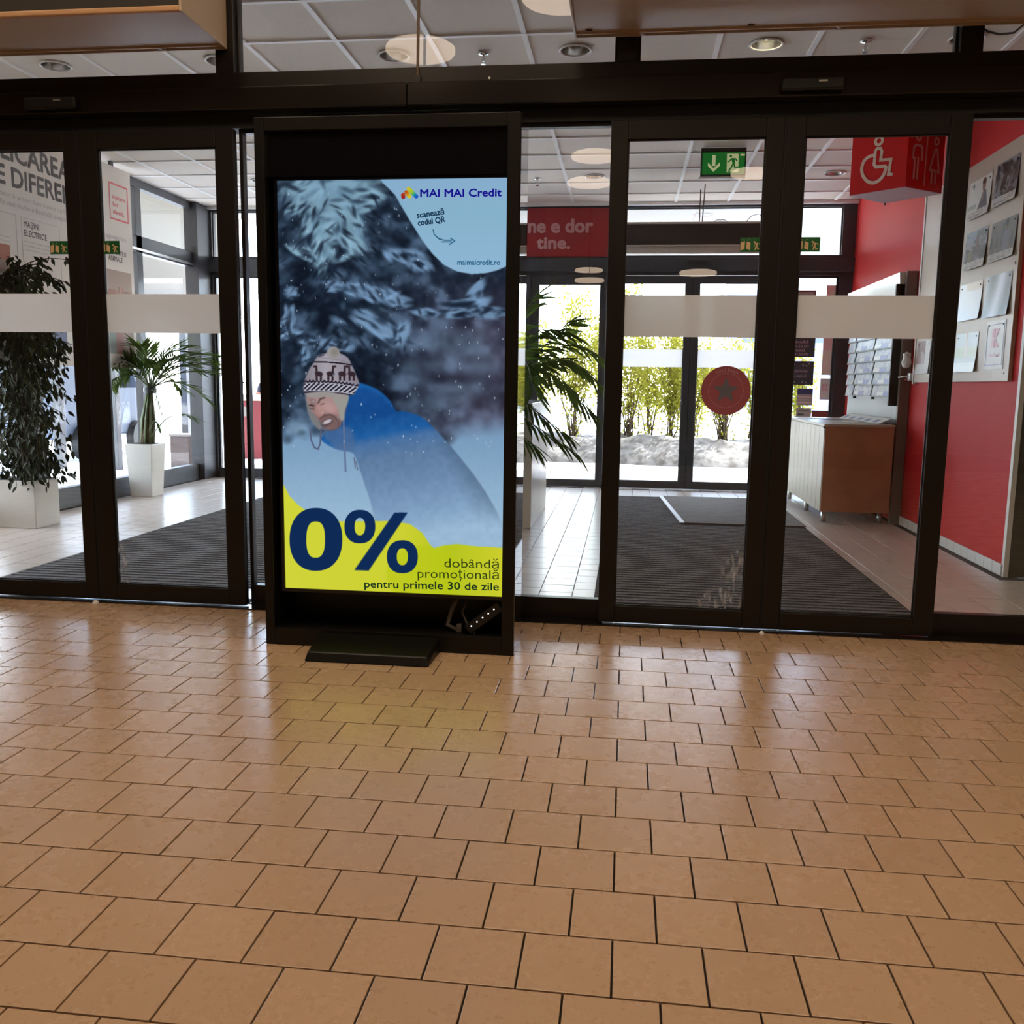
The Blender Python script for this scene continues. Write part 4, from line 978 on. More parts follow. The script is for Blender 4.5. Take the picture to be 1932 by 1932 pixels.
# toilet sign: square box hung on its edge under the ceiling
A_, B_, C_, D_ = (1.785, 3.353), (2.138, 3.024), (2.502, 3.307), (2.153, 3.685)
Z0, Z1 = 2.84, 3.388
ts = thing('toilet_sign', 'red square box sign with wheelchair, man and woman symbols under the ceiling', 'sign', (2.15, 3.35, Z0))
MB().hexa([(*p, Z0 + .004) for p in (A_, B_, C_, D_)], [(*p, Z1) for p in (A_, B_, C_, D_)]).build('box', M['red_sign'], ts, bevel=.003)
MB().hexa([(*p, Z0) for p in (A_, B_, C_, D_)], [(*p, Z0 + .004) for p in (A_, B_, C_, D_)]).build('bottom_plate', M['sign_under'], ts)
MB().cyl((2.153, 3.66, Z0 - .02), (2.153, 3.66, Z0), .006, n=8).build('screw', M['dark'], ts)
pL = Plane((*A_, Z0), (B_[0] - A_[0], B_[1] - A_[1], 0), (0, 0, 1)); pR = Plane((*B_, Z0), (C_[0] - B_[0], C_[1] - B_[1], 0), (0, 0, 1))
mb = MB(); e0, e1 = .001, .004; w = .026
fring(mb, pL, .234, .395, .030, .022, e0, e1)
stroke(mb, pL, [(.2, .29), (.165, .289), (.139, .279), (.115, .26), (.103, .234), (.098, .205), (.101, .178), (.110, .15), (.128, .123), (.15, .098), (.176, .082), (.205, .074), (.232, .076), (.258, .086), (.28, .104), (.297, .13), (.306, .155), (.31, .189)], w, e0, e1)
stroke(mb, pL, [(.31, .189), (.224, .194), (.205, .217), (.209, .322), (.224, .339), (.252, .334), (.265, .307), (.259, .243), (.347, .233), (.334, .121), (.37, .115)], w * .9, e0, e1)
mb.build('wheelchair_symbol', M['sign_icon'], ts)
M['sign_icon2'] = mat('icon_pink', srgb(222, 150, 150), .45)
mb = MB(); w = .020
fring(mb, pR, .122, .398, .026, .018, e0, e1)
stroke(mb, pR, [(.065, .223), (.065, .302), (.080, .325), (.094, .332), (.145, .336), (.160, .33), (.172, .311), (.173, .223)], w, e0, e1)
stroke(mb, pR, [(.086, .241), (.088, .073)], w, e0, e1); stroke(mb, pR, [(.127, .246), (.131, .073)], w, e0, e1)
mb.build('man_symbol', M['sign_icon2'], ts)
mb = MB(); stroke(mb, pR, [(.232, .47), (.223, .035)], .012, e0, e1); mb.build('divider_line', M['sign_icon2'], ts)
mb = MB(); fring(mb, pR, .348, .393, .026, .018, e0, e1)
stroke(mb, pR, [(.336, .33), (.283, .168), (.40, .162), (.366, .33), (.336, .335)], w, e0, e1)
stroke(mb, pR, [(.313, .16), (.313, .065)], w, e0, e1); stroke(mb, pR, [(.358, .161), (.360, .065)], w, e0, e1)
mb.build('woman_symbol', M['sign_icon2'], ts)

# green exit sign
es = thing('exit_sign', 'green lit exit sign with down arrow and running man under the ceiling', 'sign', (.80, 3.95, 3.14))
MB().box(.60, 1.0, 3.935, 3.985, 3.145, 3.385).build('housing', M['curtain_dark'], es, bevel=.003)
ep = Plane((.60, 3.932, 3.14), (1, 0, 0), (0, 0, 1))
mb = MB(); frect(mb, ep, .012, .388, .014, .204, -.003, .001); mb.build('face', M['green'], es)
mb = MB(); flat(mb, ep, [(.098, .182), (.129, .181), (.129, .087), (.129, .087), (.098, .088)][::-1], .001, .003); flat(mb, ep, [(.114, .036), (.168, .087), (.167, .117), (.114, .066), (.064, .118), (.063, .087)], .001, .0035); mb.build('arrow_symbol', M['exitpale'], es)
mb = MB(); flat(mb, ep, [(.231, .03), (.334, .031), (.331, .19), (.228, .191)], .001, .003); frect(mb, ep, .346, .385, .172, .188, .001, .003); mb.build('door_symbol', M['exitpale'], es)
mb = MB(); a0, a1 = .003, .005
fcircle(mb, ep, .262, .17, .0115, a0, a1, 14); stroke(mb, ep, [(.234, .121), (.248, .124), (.269, .147), (.304, .146), (.321, .125)], .011, a0, a1)
flat(mb, ep, [(.279, .108), (.298, .1), (.303, .105), (.298, .15), (.266, .15)], a0, a1); stroke(mb, ep, [(.287, .107), (.273, .076), (.25, .046)], .013, a0, a1); stroke(mb, ep, [(.292, .107), (.30, .074), (.339, .074)], .012, a0, a1); stroke(mb, ep, [(.245, .041), (.262, .035)], .009, a0, a1)
mb.build('running_man_symbol', M['green'], es)
MB().box(.585, 1.0, 3.935, 4.02, 3.122, 3.135).build('lamp_tray', M['gloss_white'], es, bevel=.003)

# dark sign box hanging before the outer doors, seen from behind
hs = thing('hanging_sign', 'wide dark sign box hung on thin rods before the outer doors', 'sign', (.72, 5.4, 2.70))
MB().box(-.10, 1.57, 5.41, 5.47, 2.752, 2.972).build('panel', M['darksign'], hs, bevel=.003)
MB().box(-.11, 1.58, 5.39, 5.49, 2.972, 2.992).build('top_profile', M['litlip'], hs, bevel=.003)
MB().box(-.11, 1.58, 5.37, 5.49, 2.735, 2.752).build('lower_profile', M['litlip'], hs, bevel=.003)
MB().box(-.10, 1.57, 5.40, 5.48, 2.668, 2.735).build('lower_strip', M['gloss_white'], hs, bevel=.003)
MB().cyl((.715, 5.44, 2.99), (.715, 5.44, 3.33), .006, n=8).build('rod', M['rod'], hs)
MB().cyl((.745, 5.44, 2.99), (.76, 5.44, 3.385), .006, n=8).build('rod', M['rod'], hs)
MB().tube([(1.2, 5.45, 2.99), (1.26, 5.46, 3.06), (1.34, 5.46, 3.08), (1.39, 5.45, 2.99)], .004, 6).build('cable', M['cable'], hs)
MB().tube([(.85, 5.45, 2.99), (.90, 5.46, 3.02), (.98, 5.46, 3.02), (1.02, 5.45, 2.99)], .004, 6).build('cable', M['cable'], hs)
t = thing('ceiling_cable', 'dark cable hanging in a loop behind the right transom pane', 'cable', (1.9, .5, 3.1))
MB().tube([(1.685, .5, 3.42), (1.69, .5, 3.30), (1.705, .5, 3.22), (1.745, .5, 3.14), (1.80, .5, 3.10), (1.86, .5, 3.085), (1.93, .5, 3.09), (2.0, .5, 3.15), (2.03, .5, 3.4)], .0055, 8).build('wire', M['curtain_dark'], t, True)
for i, (x, y) in enumerate(((1.492, 1.70), (1.66, 1.66), (1.90, 1.70))):
    t = thing('ceiling_hook', 'tiny wire hook hanging from a ceiling rail, %s of three at the right' % ('left', 'middle', 'right')[i], 'hook', (x, y, CZ), 'wire hooks at the right ceiling rail')
    MB().tube([(x, y, CZ), (x, y, CZ - .03), (x + .012, y, CZ - .05), (x, y, CZ - .07), (x - .01, y, CZ - .055)], .0025, 6).build('wire', M['dark'], t)

# ------------------------------------------------------------------ wooden cabinet, leaflet rack, post
cb = thing('cabinet', 'wooden cabinet with pale planked front on steel legs below the leaflet rack', 'cabinet', (2.15, 5.0, 0))
MB().box(1.845, 2.455, 3.985, 6.02, .108, .90).build('body', M['palewood'], cb)
MB().box(1.838, 2.455, 3.965, 3.985, .105, .902).build('end_panel', M['wood'], cb, bevel=.002)
MB().box(1.825, 2.46, 3.955, 6.03, .902, .926).build('top', M['palewood'], cb, bevel=.003)
k = 0
while 3.985 + k * .204 < 6.0:
    y = 3.985 + k * .204
    MB().box(1.833, 1.846, y + .002, min(y + .201, 6.02), .106, .898).build('front_board', M['palewood'], cb, bevel=.002); k += 1
MB().box(1.822, 1.835, 3.962, 3.99, .885, .902).build('corner_clip', M['dark'], cb)
for x, y in ((1.885, 4.05), (1.885, 4.86), (1.885, 5.86), (2.40, 4.62), (2.40, 5.86), (2.40, 4.06)):
    MB().cyl((x, y, 0), (x, y, .108), .024, n=14).build('leg', M['alu'], cb, True)
pk = thing('rack_post', 'tall grey-brown post panel between cabinet and red wall', 'post', (2.52, 4.0, 0))
MB().box(2.473, 2.566, 3.985, 4.03, 0, 2.31).build('panel', M['greybrown'], pk, bevel=.002)
rk = thing('leaflet_rack', 'pale grey wall rack holding rows of leaflets above the cabinet', 'rack', (2.5, 5.0, .927))
MB().box(2.49, 2.566, 4.032, 6.0, .927, 2.30).build('back_panel', M['rackgrey'], rk, bevel=.002)
MB().box(2.40, 2.49, 4.032, 4.06, 1.10, 2.20).build('side_strip', M['curtain_dark'], rk)
MB().hexa([(2.44, 4.032, 2.05), (2.49, 4.032, 2.05), (2.49, 6.0, 2.05), (2.44, 6.0, 2.05)], [(2.42, 4.032, 2.305), (2.49, 4.032, 2.305), (2.49, 6.0, 2.305), (2.42, 6.0, 2.305)]).build('header_panel', M['gloss_white'], rk, bevel=.002)
for y in (4.88, 5.63): MB().box(2.462, 2.49, y - .012, y + .012, 1.15, 2.04).build('divider', M['curtain_dark'], rk)
cols = ((4.075, 4.855, 'nearest the post'), (4.905, 5.605, 'middle'), (5.655, 5.96, 'far'))
ords = ('bottom', 'second', 'third', 'fourth', 'fifth', 'sixth', 'seventh')
for r in range(7):
    z = 1.185 + r * .116
    MB().box(2.452, 2.492, 4.07, 5.98, z - .010, z - .003).build('shelf_rail', M['rackgrey'], rk)
    for ci, (ya, yb, cn) in enumerate(cols):
        t = thing('leaflet', 'pale %s leaflet in the %s row of the rack, %s column' % (('folded', 'printed', 'narrow')[ci], ords[r], cn), 'leaflet', (2.46, (ya + yb) / 2, z), 'leaflets in the wall rack')
        MB().hexa([(2.452, ya, z), (2.462, ya, z), (2.462, yb, z), (2.452, yb, z)], [(2.470, ya, z + .104), (2.480, ya, z + .104), (2.480, yb, z + .104), (2.470, yb, z + .104)]).build('cover', M['leaflet'], t)
        if ci < 2:
            pl = Plane((2.4515, yb, z), (0, -1, 0), (.0173, 0, .1)); w = yb - ya
            off = random.choice((.02, .25, .4)); mb = MB(); frect(mb, pl, off * w, (off + .28) * w, .008, .042, 0, .001); mb.build('white_block', M['leaf_white'], t)
            mb = MB(); frect(mb, pl, (off + .28) * w, min(off + .58, .98) * w, .004, .046, 0, .001); mb.build('blue_block', M['leaf_blue'], t)
t = thing('brochure', 'open white and blue brochure lying on the cabinet top against the rack', 'brochure', (2.4, 4.9, .927))
pl = Plane((2.33, 5.65, .931), (0, -1, 0), (.115, 0, .05))
mb = MB(); frect(mb, pl, 0, 1.6, 0, .125, 0, .003); mb.build('pages', M['leaf_white'], t)
for i in range(5):
    mb = MB(); frect(mb, pl, .06 + .31 * i, .20 + .31 * i, .02, .075, .003, .004); mb.build('printed_block', M['leaf_blue'], t)
for i, (x, y, a, lab) in enumerate(((2.12, 5.35, .3, 'flat grey-blue leaflet lying loose on the far part of the cabinet top'), (2.20, 4.6, -.2, 'flat pale leaflet lying loose on the near part of the cabinet top'))):
    t = thing('loose_leaflet', lab, 'leaflet', (x, y, .927), 'loose leaflets on the cabinet')
    ca, sa = math.cos(a), math.sin(a); P = [(x + u * ca - v * sa, y + u * sa + v * ca, .927) for u, v in ((-.08, -.25), (.08, -.25), (.08, .25), (-.08, .25))]
    MB().prism(P, (0, 0, .004)).build('sheet', M['leaf_white'] if i else M['leaf_blue'], t)

# ------------------------------------------------------------------ outer door front
OY = 6.5
oh = MB().box(-5.35, WX, OY - .05, OY + .08, 2.56, 2.79).build('trim_6', M['frame2'], bevel=.004)
tag(oh, 'anthracite header beam above the outer doors', kind='structure')
MB().box(-5.35, WX, OY - .09, OY, 2.60, 2.76).build('operator_cover', M['frame2'], oh, bevel=.006)
tag(MB().box(-5.35, WX, OY - .05, OY + .08, 3.335, 3.39).build('trim_7', M['frame2'], bevel=.003), 'anthracite top rail of the outer front', kind='structure')
for i, (x0, x1) in enumerate(((-5.35, -5.24), (-3.55, -3.45), (-1.78, -1.68), (-.30, -.20), (1.62, 1.70), (2.42, 2.57))):
    tag(MB().box(x0, x1, OY - .05, OY + .08, 0, 2.58).build('trim_8', M['frame2'], bevel=.003), 'anthracite post of the outer door front, number from left: ' + 'first second third fourth fifth sixth'.split()[i], kind='structure')
    if i in (0, 2, 3, 5): tag(MB().box(x0, x1, OY - .05, OY + .08, 2.79, 3.34).build('trim_9', M['frame2'], bevel=.003), 'anthracite transom post of the outer front, ' + 'first second third fourth fifth sixth'.split()[i], kind='structure')
kw = dict(mframe='frame2', glass='glass_out')
window(-5.24, -4.42, OY, 0, 2.56, 'fixed outer pane in the far left corner', rail=.12, fw=.03, **kw)
window(-1.20, -.25, OY, 0, 2.56, 'fixed outer pane showing yellow-green shrubs beside the right palm', rail=.09, fw=.11, **kw)
window(1.70, 2.42, OY, 0, 2.56, 'fixed outer pane with opening-hours notices behind the cabinet', rail=.10, fw=.03, **kw)
tag(MB().box(-1.70, -1.19, OY - .05, OY + .06, 0, 2.58).build('trim_10', M['frame2'], bevel=.003), 'anthracite closed panel between the outer door pairs', kind='structure')
for a, b, l in ((-5.24, -1.78, 'outer transom pane above the left outer doors'), (-.20, 2.42, 'outer transom pane above the right outer doors')):
    window(a, b, OY, 2.79, 3.335, l, fw=.012, th=.03, **kw)
kw = dict(m='frame2', glass='glass_out', th=.045, sl=.08, sr=.08, top=.085, bot=.085)
leaf(-4.40, -3.515, OY - .05, .01, 2.55, 'left leaf of the left outer doors', band=(1.48, 1.69), seal=1, **kw)
leaf(-3.505, -2.62, OY - .05, .01, 2.55, 'right leaf of the left outer doors', band=(1.48, 1.69), seal=-1, **kw)
leaf(-.20, .737, OY - .06, .01, 2.55, 'left leaf of the right outer doors, before the yellow-green shrubs', band=(1.48, 1.69), seal=1, **kw)
dr = leaf(.745, 1.66, OY - .06, .01, 2.55, 'right leaf of the right outer doors, with a round red star sticker', band=(1.48, 1.69), seal=-1, **kw)
s = thing('motion_sensor', 'small dark motion sensor on the header of the outer doors', 'sensor', (.79, OY - .11, 2.68), 'door motion sensors')
MB().box(.66, .925, OY - .13, OY - .09, 2.68, 2.73).build('housing', M['cable_black'], s, bevel=.01, seg=2)
# round star sticker, read from outside (mirrored here)
cp = Plane((1.18, OY - .0445, 1.21), (1, 0, 0), (0, 0, 1))
M['stick_red'] = mat('sticker_back_red', srgb(170, 72, 66), .6); M['stick_grey'] = mat('sticker_back_grey', srgb(112, 98, 92), .6); M['stick_line'] = mat('sticker_back_print', srgb(206, 140, 132), .6)
mb = MB(); fcircle(mb, cp, 0, 0, .292, 0, .002, 48); rs = mb.build('round_sticker', M['stick_red'], dr); rs['label'] = 'round red star sticker seen from the back'
mb = MB(); pts = [((.165 if i % 2 == 0 else .068) * math.cos(math.pi / 2 + i * math.pi / 5), (.165 if i % 2 == 0 else .068) * math.sin(math.pi / 2 + i * math.pi / 5)) for i in range(10)]; flat(mb, cp, pts, .002, .003); mb.build('star', M['stick_grey'], rs)
mb = MB(); fring(mb, cp, 0, 0, .205, .004, .002, .003, 40); mb.build('ring_line', M['stick_line'], rs)
def arc_text(parent, body, pl, r, a0, a1, h, m, mirror):
    n = len(body)
    for i, ch in enumerate(body):
        if ch == ' ': continue
        a = a0 + (a1 - a0) * (i + .5) / n; vs, fs = text_mesh(ch, .01); x0, x1 = vs[:, 0].min(), vs[:, 0].max(); s_ = h / .7; mb = MB(); pts = []
        for x, y in vs:
            x = (x - (x0 + x1) / 2) * s_ * (-1 if mirror else 1); y = y * s_
            pts.append(pl.p(r * math.cos(a) + x * math.sin(a) + y * math.cos(a), r * math.sin(a) - x * math.cos(a) + y * math.sin(a), .0032))
        mb.add(pts, [f[::-1] for f in fs] if mirror else fs).build('lettering', m, parent)
arc_text(rs, 'Kaufland', cp, .225, math.radians(58), math.radians(122), .045, M['stick_line'], True)

# red slogan panel in the outer transom
rp_ = thing('slogan_panel', 'dark red panel with the pale words ne e dor / tine. in the outer transom', 'sign', (-.95, OY - .06, 2.775))
MB().box(-1.68, -.262, OY - .065, OY - .045, 2.775, 3.338).build('panel', M['redglow'], rp_, bevel=.002)
sp_ = Plane((-1.26, OY - .066, 2.775), (1, 0, 0), (0, 0, 1))
M['slogan'] = mat('slogan_print', srgb(196, 140, 140), .5)
text(rp_, 'ne e dor', sp_, .03, .285, .765, .155, M['slogan'], .03)
text(rp_, 'tine.', sp_, .135, .098, .39, .135, M['slogan'], .03)

# notices on the outer pane
def notice(lab, x0, x1, z0, z1, m, y=OY - .007):
    t = thing('window_notice', lab, 'notice', ((x0 + x1) / 2, y, z0), 'notices on the outer pane')
    MB().box(x0, x1, y - .002, y, z0, z1).build('sheet', m, t)
    return t, Plane((x0, y - .0025, z0), (1, 0, 0), (0, 0, 1))
M['nblack'] = mat('dark_notice_print', srgb(62, 52, 60), .5); M['npink'] = mat('pale_rose_print', srgb(196, 160, 170), .5); M['nblue'] = mat('navy_print', srgb(60, 58, 104), .5); M['ngrey'] = mat('grey_notice_print', srgb(160, 148, 144), .5); M['npeach'] = mat('peach_print', srgb(244, 222, 206), .5); M['npale'] = mat('pale_pink_paper', srgb(246, 196, 196), .5); M['brick'] = mat('dark_red_print', srgb(120, 44, 46), .5)
t, p = notice('dark notice with opening hours 00-22.00 and 00-20.00, left on the outer pane', 1.74, 2.195, 1.617, 1.90, M['nblack'])
for s_, v, w in (('-S\u00e2mb\u0103t\u0103', .163, .185), ('00-22.00', .112, .19), ('uminic\u0103', .065, .15), ('00-20.00', .018, .19)): text(t, s_, p, .19, v, w, .032, M['npink'], .01, n=.001)
t, p = notice('dark notice with the words ulțumim / ru vizită. below the opening hours', 1.74, 2.195, 1.29, 1.57, M['nblack'])
text(t, 'ul\u021bumim', p, .19, .148, .195, .034, M['npink'], .0, n=.001); text(t, 'ru vizit\u0103.', p, .19, .09, .195, .034, M['npink'], .0, n=.001)
for u, v in ((.23, .24), (.33, .235), (.40, .25), (.37, .225), (.24, .03), (.33, .035), (.37, .028)):
    mb = MB(); fcircle(mb, p, u, v, .011, 0, .001, 10); mb.build('dot', M['ngrey'], t)
t, p = notice('small grey notice with a navy heading, above the cabinet top', 2.02, 2.2, 1.05, 1.247, M['ngrey'])
mb = MB(); frect(mb, p, 0, .18, .13, .197, 0, .001); mb.build('heading', M['nblue'], t)
for k in range(3):
    mb = MB(); frect(mb, p, .01, .17, .025 + .034 * k, .033 + .034 * k, 0, .001); mb.build('text_line', M['npale'], t)
t, p = notice('small grey notice lowest on the outer pane, just above the cabinet', 2.02, 2.195, .91, 1.015, M['ngrey'])
mb = MB(); frect(mb, p, .02, .09, .02, .04, 0, .001); frect(mb, p, .03, .15, .075, .08, 0, .001); mb.build('text_line', M['nblack'], t)
t, p = notice('pale paper strip with a pink top at the right of the outer pane', 2.285, 2.395, 1.41, 1.90, M['npeach'])
mb = MB(); frect(mb, p, 0, .11, .29, .49, 0, .001); mb.build('pink_block', M['npale'], t)
t, p = notice('white sheet with a pink letter K at the right of the outer pane', 2.28, 2.392, 1.12, 1.37, M['paper'])
mb = MB(); letter_k(mb, p, .02, .10, .085); mb.build('letter_k', M['kpink'], t)
t, p = notice('dark red low strip at the right foot of the outer pane', 2.2, 2.4, .86, .99, M['brick'])
t, p = notice('red framed grey sheet high on the outer pane, cut by the frosted band', 1.74, 2.17, 2.06, 2.39, M['brick'])
mb = MB(); frect(mb, p, .015, .41, .015, .31, 0, .001); mb.build('grey_field', M['ngrey'], t)
t, p = notice('pale pink and yellow picture high at the right of the outer pane', 2.29, 2.39, 2.06, 2.45, M['npale'])
mb = MB(); frect(mb, p, .05, .10, .1, .33, 0, .001); mb.build('yellow_field', M['npeach'], t)

# ------------------------------------------------------------------ left glazed wall
LX = -5.37
lw = MB().box(LX - .06, LX + .03, .06, 6.45, 0, .20).build('wall_left', M['frame2'], bevel=.003)
tag(lw, 'anthracite base rail of the glazed left wall of the vestibule', kind='structure')
MB().box(LX - .06, LX + .03, .06, 6.45, 3.31, 3.40).build('top_rail', M['frame2'], lw, bevel=.003)
MB().box(LX - .06, LX + .03, .06, 6.45, 2.62, 2.80).build('middle_rail', M['frame2'], lw, bevel=.003)
MB().box(LX - .0, LX + .045, .06, 6.45, 2.64, 2.665).build('ledge', M['alu'], lw)
for y in (.1, 1.5, 3.0, 3.87, 4.88, 6.2): MB().box(LX - .05, LX + .03, y - .06, y + .06, .2, 3.31).build('mullion', M['frame2'], lw, bevel=.003)
MB().box(LX - .07, LX + .10, 6.12, 6.46, 0, 3.39).build('corner_post', M['frame2'], lw, bevel=.004)
for a, b in ((.16, 1.44), (1.56, 2.94), (3.06, 3.81), (3.93, 4.82), (4.94, 6.12)):
    for z0, z1 in ((.2, 2.62), (2.8, 3.31)): MB().box(LX - .016, LX - .006, a - .003, b + .003, z0 - .003, z1 + .003).build('pane', M['glass_out'], lw)

# big poster panel before the left wall
GXP = -5.15
gp = thing('poster_panel', 'large white wall poster with IMPLICAREA lettering before the left glazing', 'poster', (GXP, 2.9, 1.33))
M['posterwhite'] = mat('poster_white', srgb(214, 202, 190), .6)
M['ptext'] = mat('poster_dark_text', srgb(74, 68, 62), .6); M['pgrey'] = mat('poster_grey_text', srgb(168, 156, 146), .6); M['pred'] = mat('poster_red_line', srgb(206, 84, 88), .6); M['pshade'] = mat('poster_card_edge', srgb(190, 182, 174), .6)
bp0 = MB().box(GXP - .03, GXP, .9, 4.40, 1.36, 3.345).build('panel', M['posterwhite'], gp, bevel=.002)
MB().box(GXP - .03, GXP - .002, 4.05, 4.10, 3.345, 3.39).box(GXP - .03, GXP - .002, 2.2, 2.25, 3.345, 3.39).build('hanger', M['dark'], gp)
pp = Plane((GXP, 0, 0), (0, 1, 0), (0, 0, 1))
text(gp, 'IMPLICAREA', pp, 2.04, 3.035, 1.30, .165, M['ptext'], .02)
text(gp, 'FACE DIFEREN\u021aA', pp, 1.93, 2.83, 1.76, .155, M['ptext'], .02)
text(gp, 'noastr\u0103 putem face lumea un loc', pp, 2.33, 2.733, .98, .042, M['pgrey'], -.004)
text(gp, 'afla mai multe informa\u021bii despre', pp, 2.33, 2.665, .95, .042, M['pgrey'], -.004)
def card(y0, y1, z0, z1, title=(), ty=None):
    mb = MB(); stroke(mb, pp, [(y0, z0), (y1, z0), (y1, z1), (y0, z1), (y0, z0)], .006, .0, .0012); mb.build('card_border', M['pshade'], gp)
    for k in range(3):
        mb = MB(); frect(mb, pp, y0 + .03, y1 - .08 - .1 * (k == 2), z1 - .20 - .035 * k, z1 - .192 - .035 * k, 0, .0012); mb.build('text_line', M['pshade'], gp)
    for k, s_ in enumerate(title): text(gp, s_, pp, y0 + .03, z1 - .075 - .075 * k, .055 * len(s_) * .62, .05, M['ptext'], .012)
card(2.62, 3.15, 1.95, 2.60, ('MA\u0218INI', 'ELECTRICE'))
card(2.0, 2.55, 1.95, 2.60)
card(3.35, 3.80, 1.95, 2.60)
def picpanel(y0, y1, z0, z1, kind, nm='picture'):
    o = MB().add([(GXP + .0015, y0, z0), (GXP + .0015, y1, z0), (GXP + .0015, y1, z1), (GXP + .0015, y0, z1)], [(0, 1, 2, 3)]).build(nm, image_mat('poster_picture', pic(kind), rough=.6), gp)
    l_ = o.data.uv_layers.new(name='UVMap')
    for i, c in enumerate([(0, 0), (1, 0), (1, 1), (0, 1)]): l_.data[i].uv = c
picpanel(3.83, 4.34, 1.98, 2.33, 20); picpanel(2.60, 3.18, 1.52, 1.68, 21); picpanel(3.75, 4.34, 1.50, 1.80, 22); picpanel(2.05, 2.45, 2.10, 2.34, 23)
text(gp, 'PENTRU', pp, 4.03, 2.485, .23, .045, M['ptext'], .012); text(gp, 'ANIMALE', pp, 3.93, 2.42, .26, .05, M['ptext'], .012)
text(gp, '/responsabilitate', pp, 3.86, 2.635, .42, .045, M['pgrey'], .0)
mb = MB(); stroke(mb, pp, [(4.0, 2.835), (4.33, 2.835), (4.33, 3.175), (4.0, 3.175), (4.0, 2.835)], .016, 0, .0015); mb.build('red_frame', M['pred'], gp)
for s_, z, w in (('Implicarea', 3.03, .24), ('face', 2.96, .10), ('diferen\u021ba.', 2.885, .21)): text(gp, s_, pp, 4.05, z, w, .042, M['pred'], .015)

# ------------------------------------------------------------------ plants
def frame_mat(loc, d, up, s):
    """matrix: local +Y along d, local Z roughly up, uniform-ish scale s=(sx,sy,sz)"""
    d = Vector(d).normalized(); x = d.cross(Vector(up)); x = x.normalized() if x.length > 1e-4 else d.orthogonal().normalized(); z = x.cross(d)
    R = Matrix((x, d, z)).transposed().to_4x4()
    return Matrix.Translation(loc) @ R @ Matrix.Diagonal((*s, 1))
# ficus leaf, unit length along +Y
lf = MB(); prof = [(0, 0), (.16, .22), (.20, .45), (.13, .72), (.0, 1.0)]
vs = [(0, 0, 0)] ; mid = [(0, y, -.10 * y * y) for _, y in prof]
L_ = [(-x, y, .05 * x - .10 * y * y + .06 * (x > 0)) for x, y in prof[1:4]]; R_ = [(x, y, -.10 * y * y + .06) for x, y in prof[1:4]]
lf.add(mid + L_ + R_, [(0, 1, 5), (1, 2, 6, 5), (2, 3, 7, 6), (3, 4, 7), (0, 8, 1), (1, 8, 9, 2), (2, 9, 10, 3), (3, 10, 4)])
leaf_me = shared(lf, 'leaf', M['leaf_f'])
fc = thing('potted_ficus', 'tall bushy weeping fig in a white square planter before the left poster', 'plant', (-5.12, 2.32, 0))
fo = WORLD_OFF[fc]
pl_ = MB(); pl_.box(-5.32, -4.85, 2.15, 2.48, 0, .40); pl_.build('planter', M['gloss_white'], fc, bevel=.006)
MB().box(-5.31, -4.86, 2.16, 2.47, .395, .402).build('soil', M['soil'], fc)
trunks = [[(-5.06, 2.33, .38), (-5.04, 2.33, .8), (-5.0, 2.32, 1.3), (-4.98, 2.33, 1.75), (-4.97, 2.32, 2.15)], [(-5.0, 2.3, .38), (-4.99, 2.31, .7), (-5.02, 2.30, 1.2), (-5.05, 2.3, 1.9)], [(-5.08, 2.35, .38), (-5.07, 2.33, .9), (-5.06, 2.28, 1.6), (-5.05, 2.25, 2.0)]]
for p in trunks: MB().tube(p, [.034, .030, .024, .018, .012][:len(p)], 8).build('trunk', M['bark'], fc, True)
brm = MB(); spots = []
r = random.Random(3)
for k in range(285):
    tr = r.choice(trunks); u = (r.uniform(.06, 1) ** .9 if k < 205 else r.uniform(.62, 1.0)) * (len(tr) - 1); i = min(int(u), len(tr) - 2); p = Vector(tr[i]).lerp(Vector(tr[i + 1]), u - i)
    a = r.uniform(0, 2 * math.pi); hgt = p.z
    ln = r.uniform(.20, .46) * (1.0 if hgt > 1.0 else .85)
    d = Vector((math.cos(a), math.sin(a) * .75, r.uniform(-.1, .75)))
    if hgt < .65: d.z = r.uniform(0, .3)
    pts = [p]; q_ = p.copy(); dd = d.normalized()
    for s_ in range(5):
        dd = (dd + Vector((r.gauss(0, .1), r.gauss(0, .1), -.17))).normalized(); q_ = q_ + dd * ln / 5; q_.x = max(q_.x, -5.09 if q_.z > 1.2 else -5.24); pts.append(q_.copy())
    brm.tube(pts, [.006, .005, .004, .0035, .003, .002], 5)
    for j in range(1, 6):
        for s_ in range(r.choice((2, 3, 3))):
            pos = pts[j] + Vector((r.gauss(0, .03), r.gauss(0, .03), r.gauss(0, .025)))
            if pos.z < .36: continue
            pos.x = max(pos.x, -5.07 if pos.z > 1.2 else -5.22)
            dl = (dd * .5 + Vector((r.gauss(0, .55), r.gauss(0, .55), -.75))).normalized(); spots.append((pos, dl, r.uniform(.052, .088), r.random()))
for sgn in range(26):      # drooping twigs over the planter rim and to the right
    p = Vector((-4.9 + r.uniform(-.1, .12), 2.2 + r.uniform(-.12, .1), r.uniform(.55, .95))); q_ = p + Vector((r.uniform(0, .16), -.08, -r.uniform(.12, .26)))
    brm.tube([p, p.lerp(q_, .5) + Vector((.02, 0, .03)), q_], .003, 5)
    for j in range(6): spots.append((p.lerp(q_, j / 5) + Vector((r.gauss(0, .02), r.gauss(0, .02), 0)), Vector((r.gauss(.1, .4), r.gauss(0, .4), -.9)), r.uniform(.06, .09), .5))
brm.build('branches', M['bark'], fc, True)
spots.sort(key=lambda s_: (not in_view(s_[0], .0), (s_[0] - CAM_P).length - s_[2] * 4))
rest = MB()
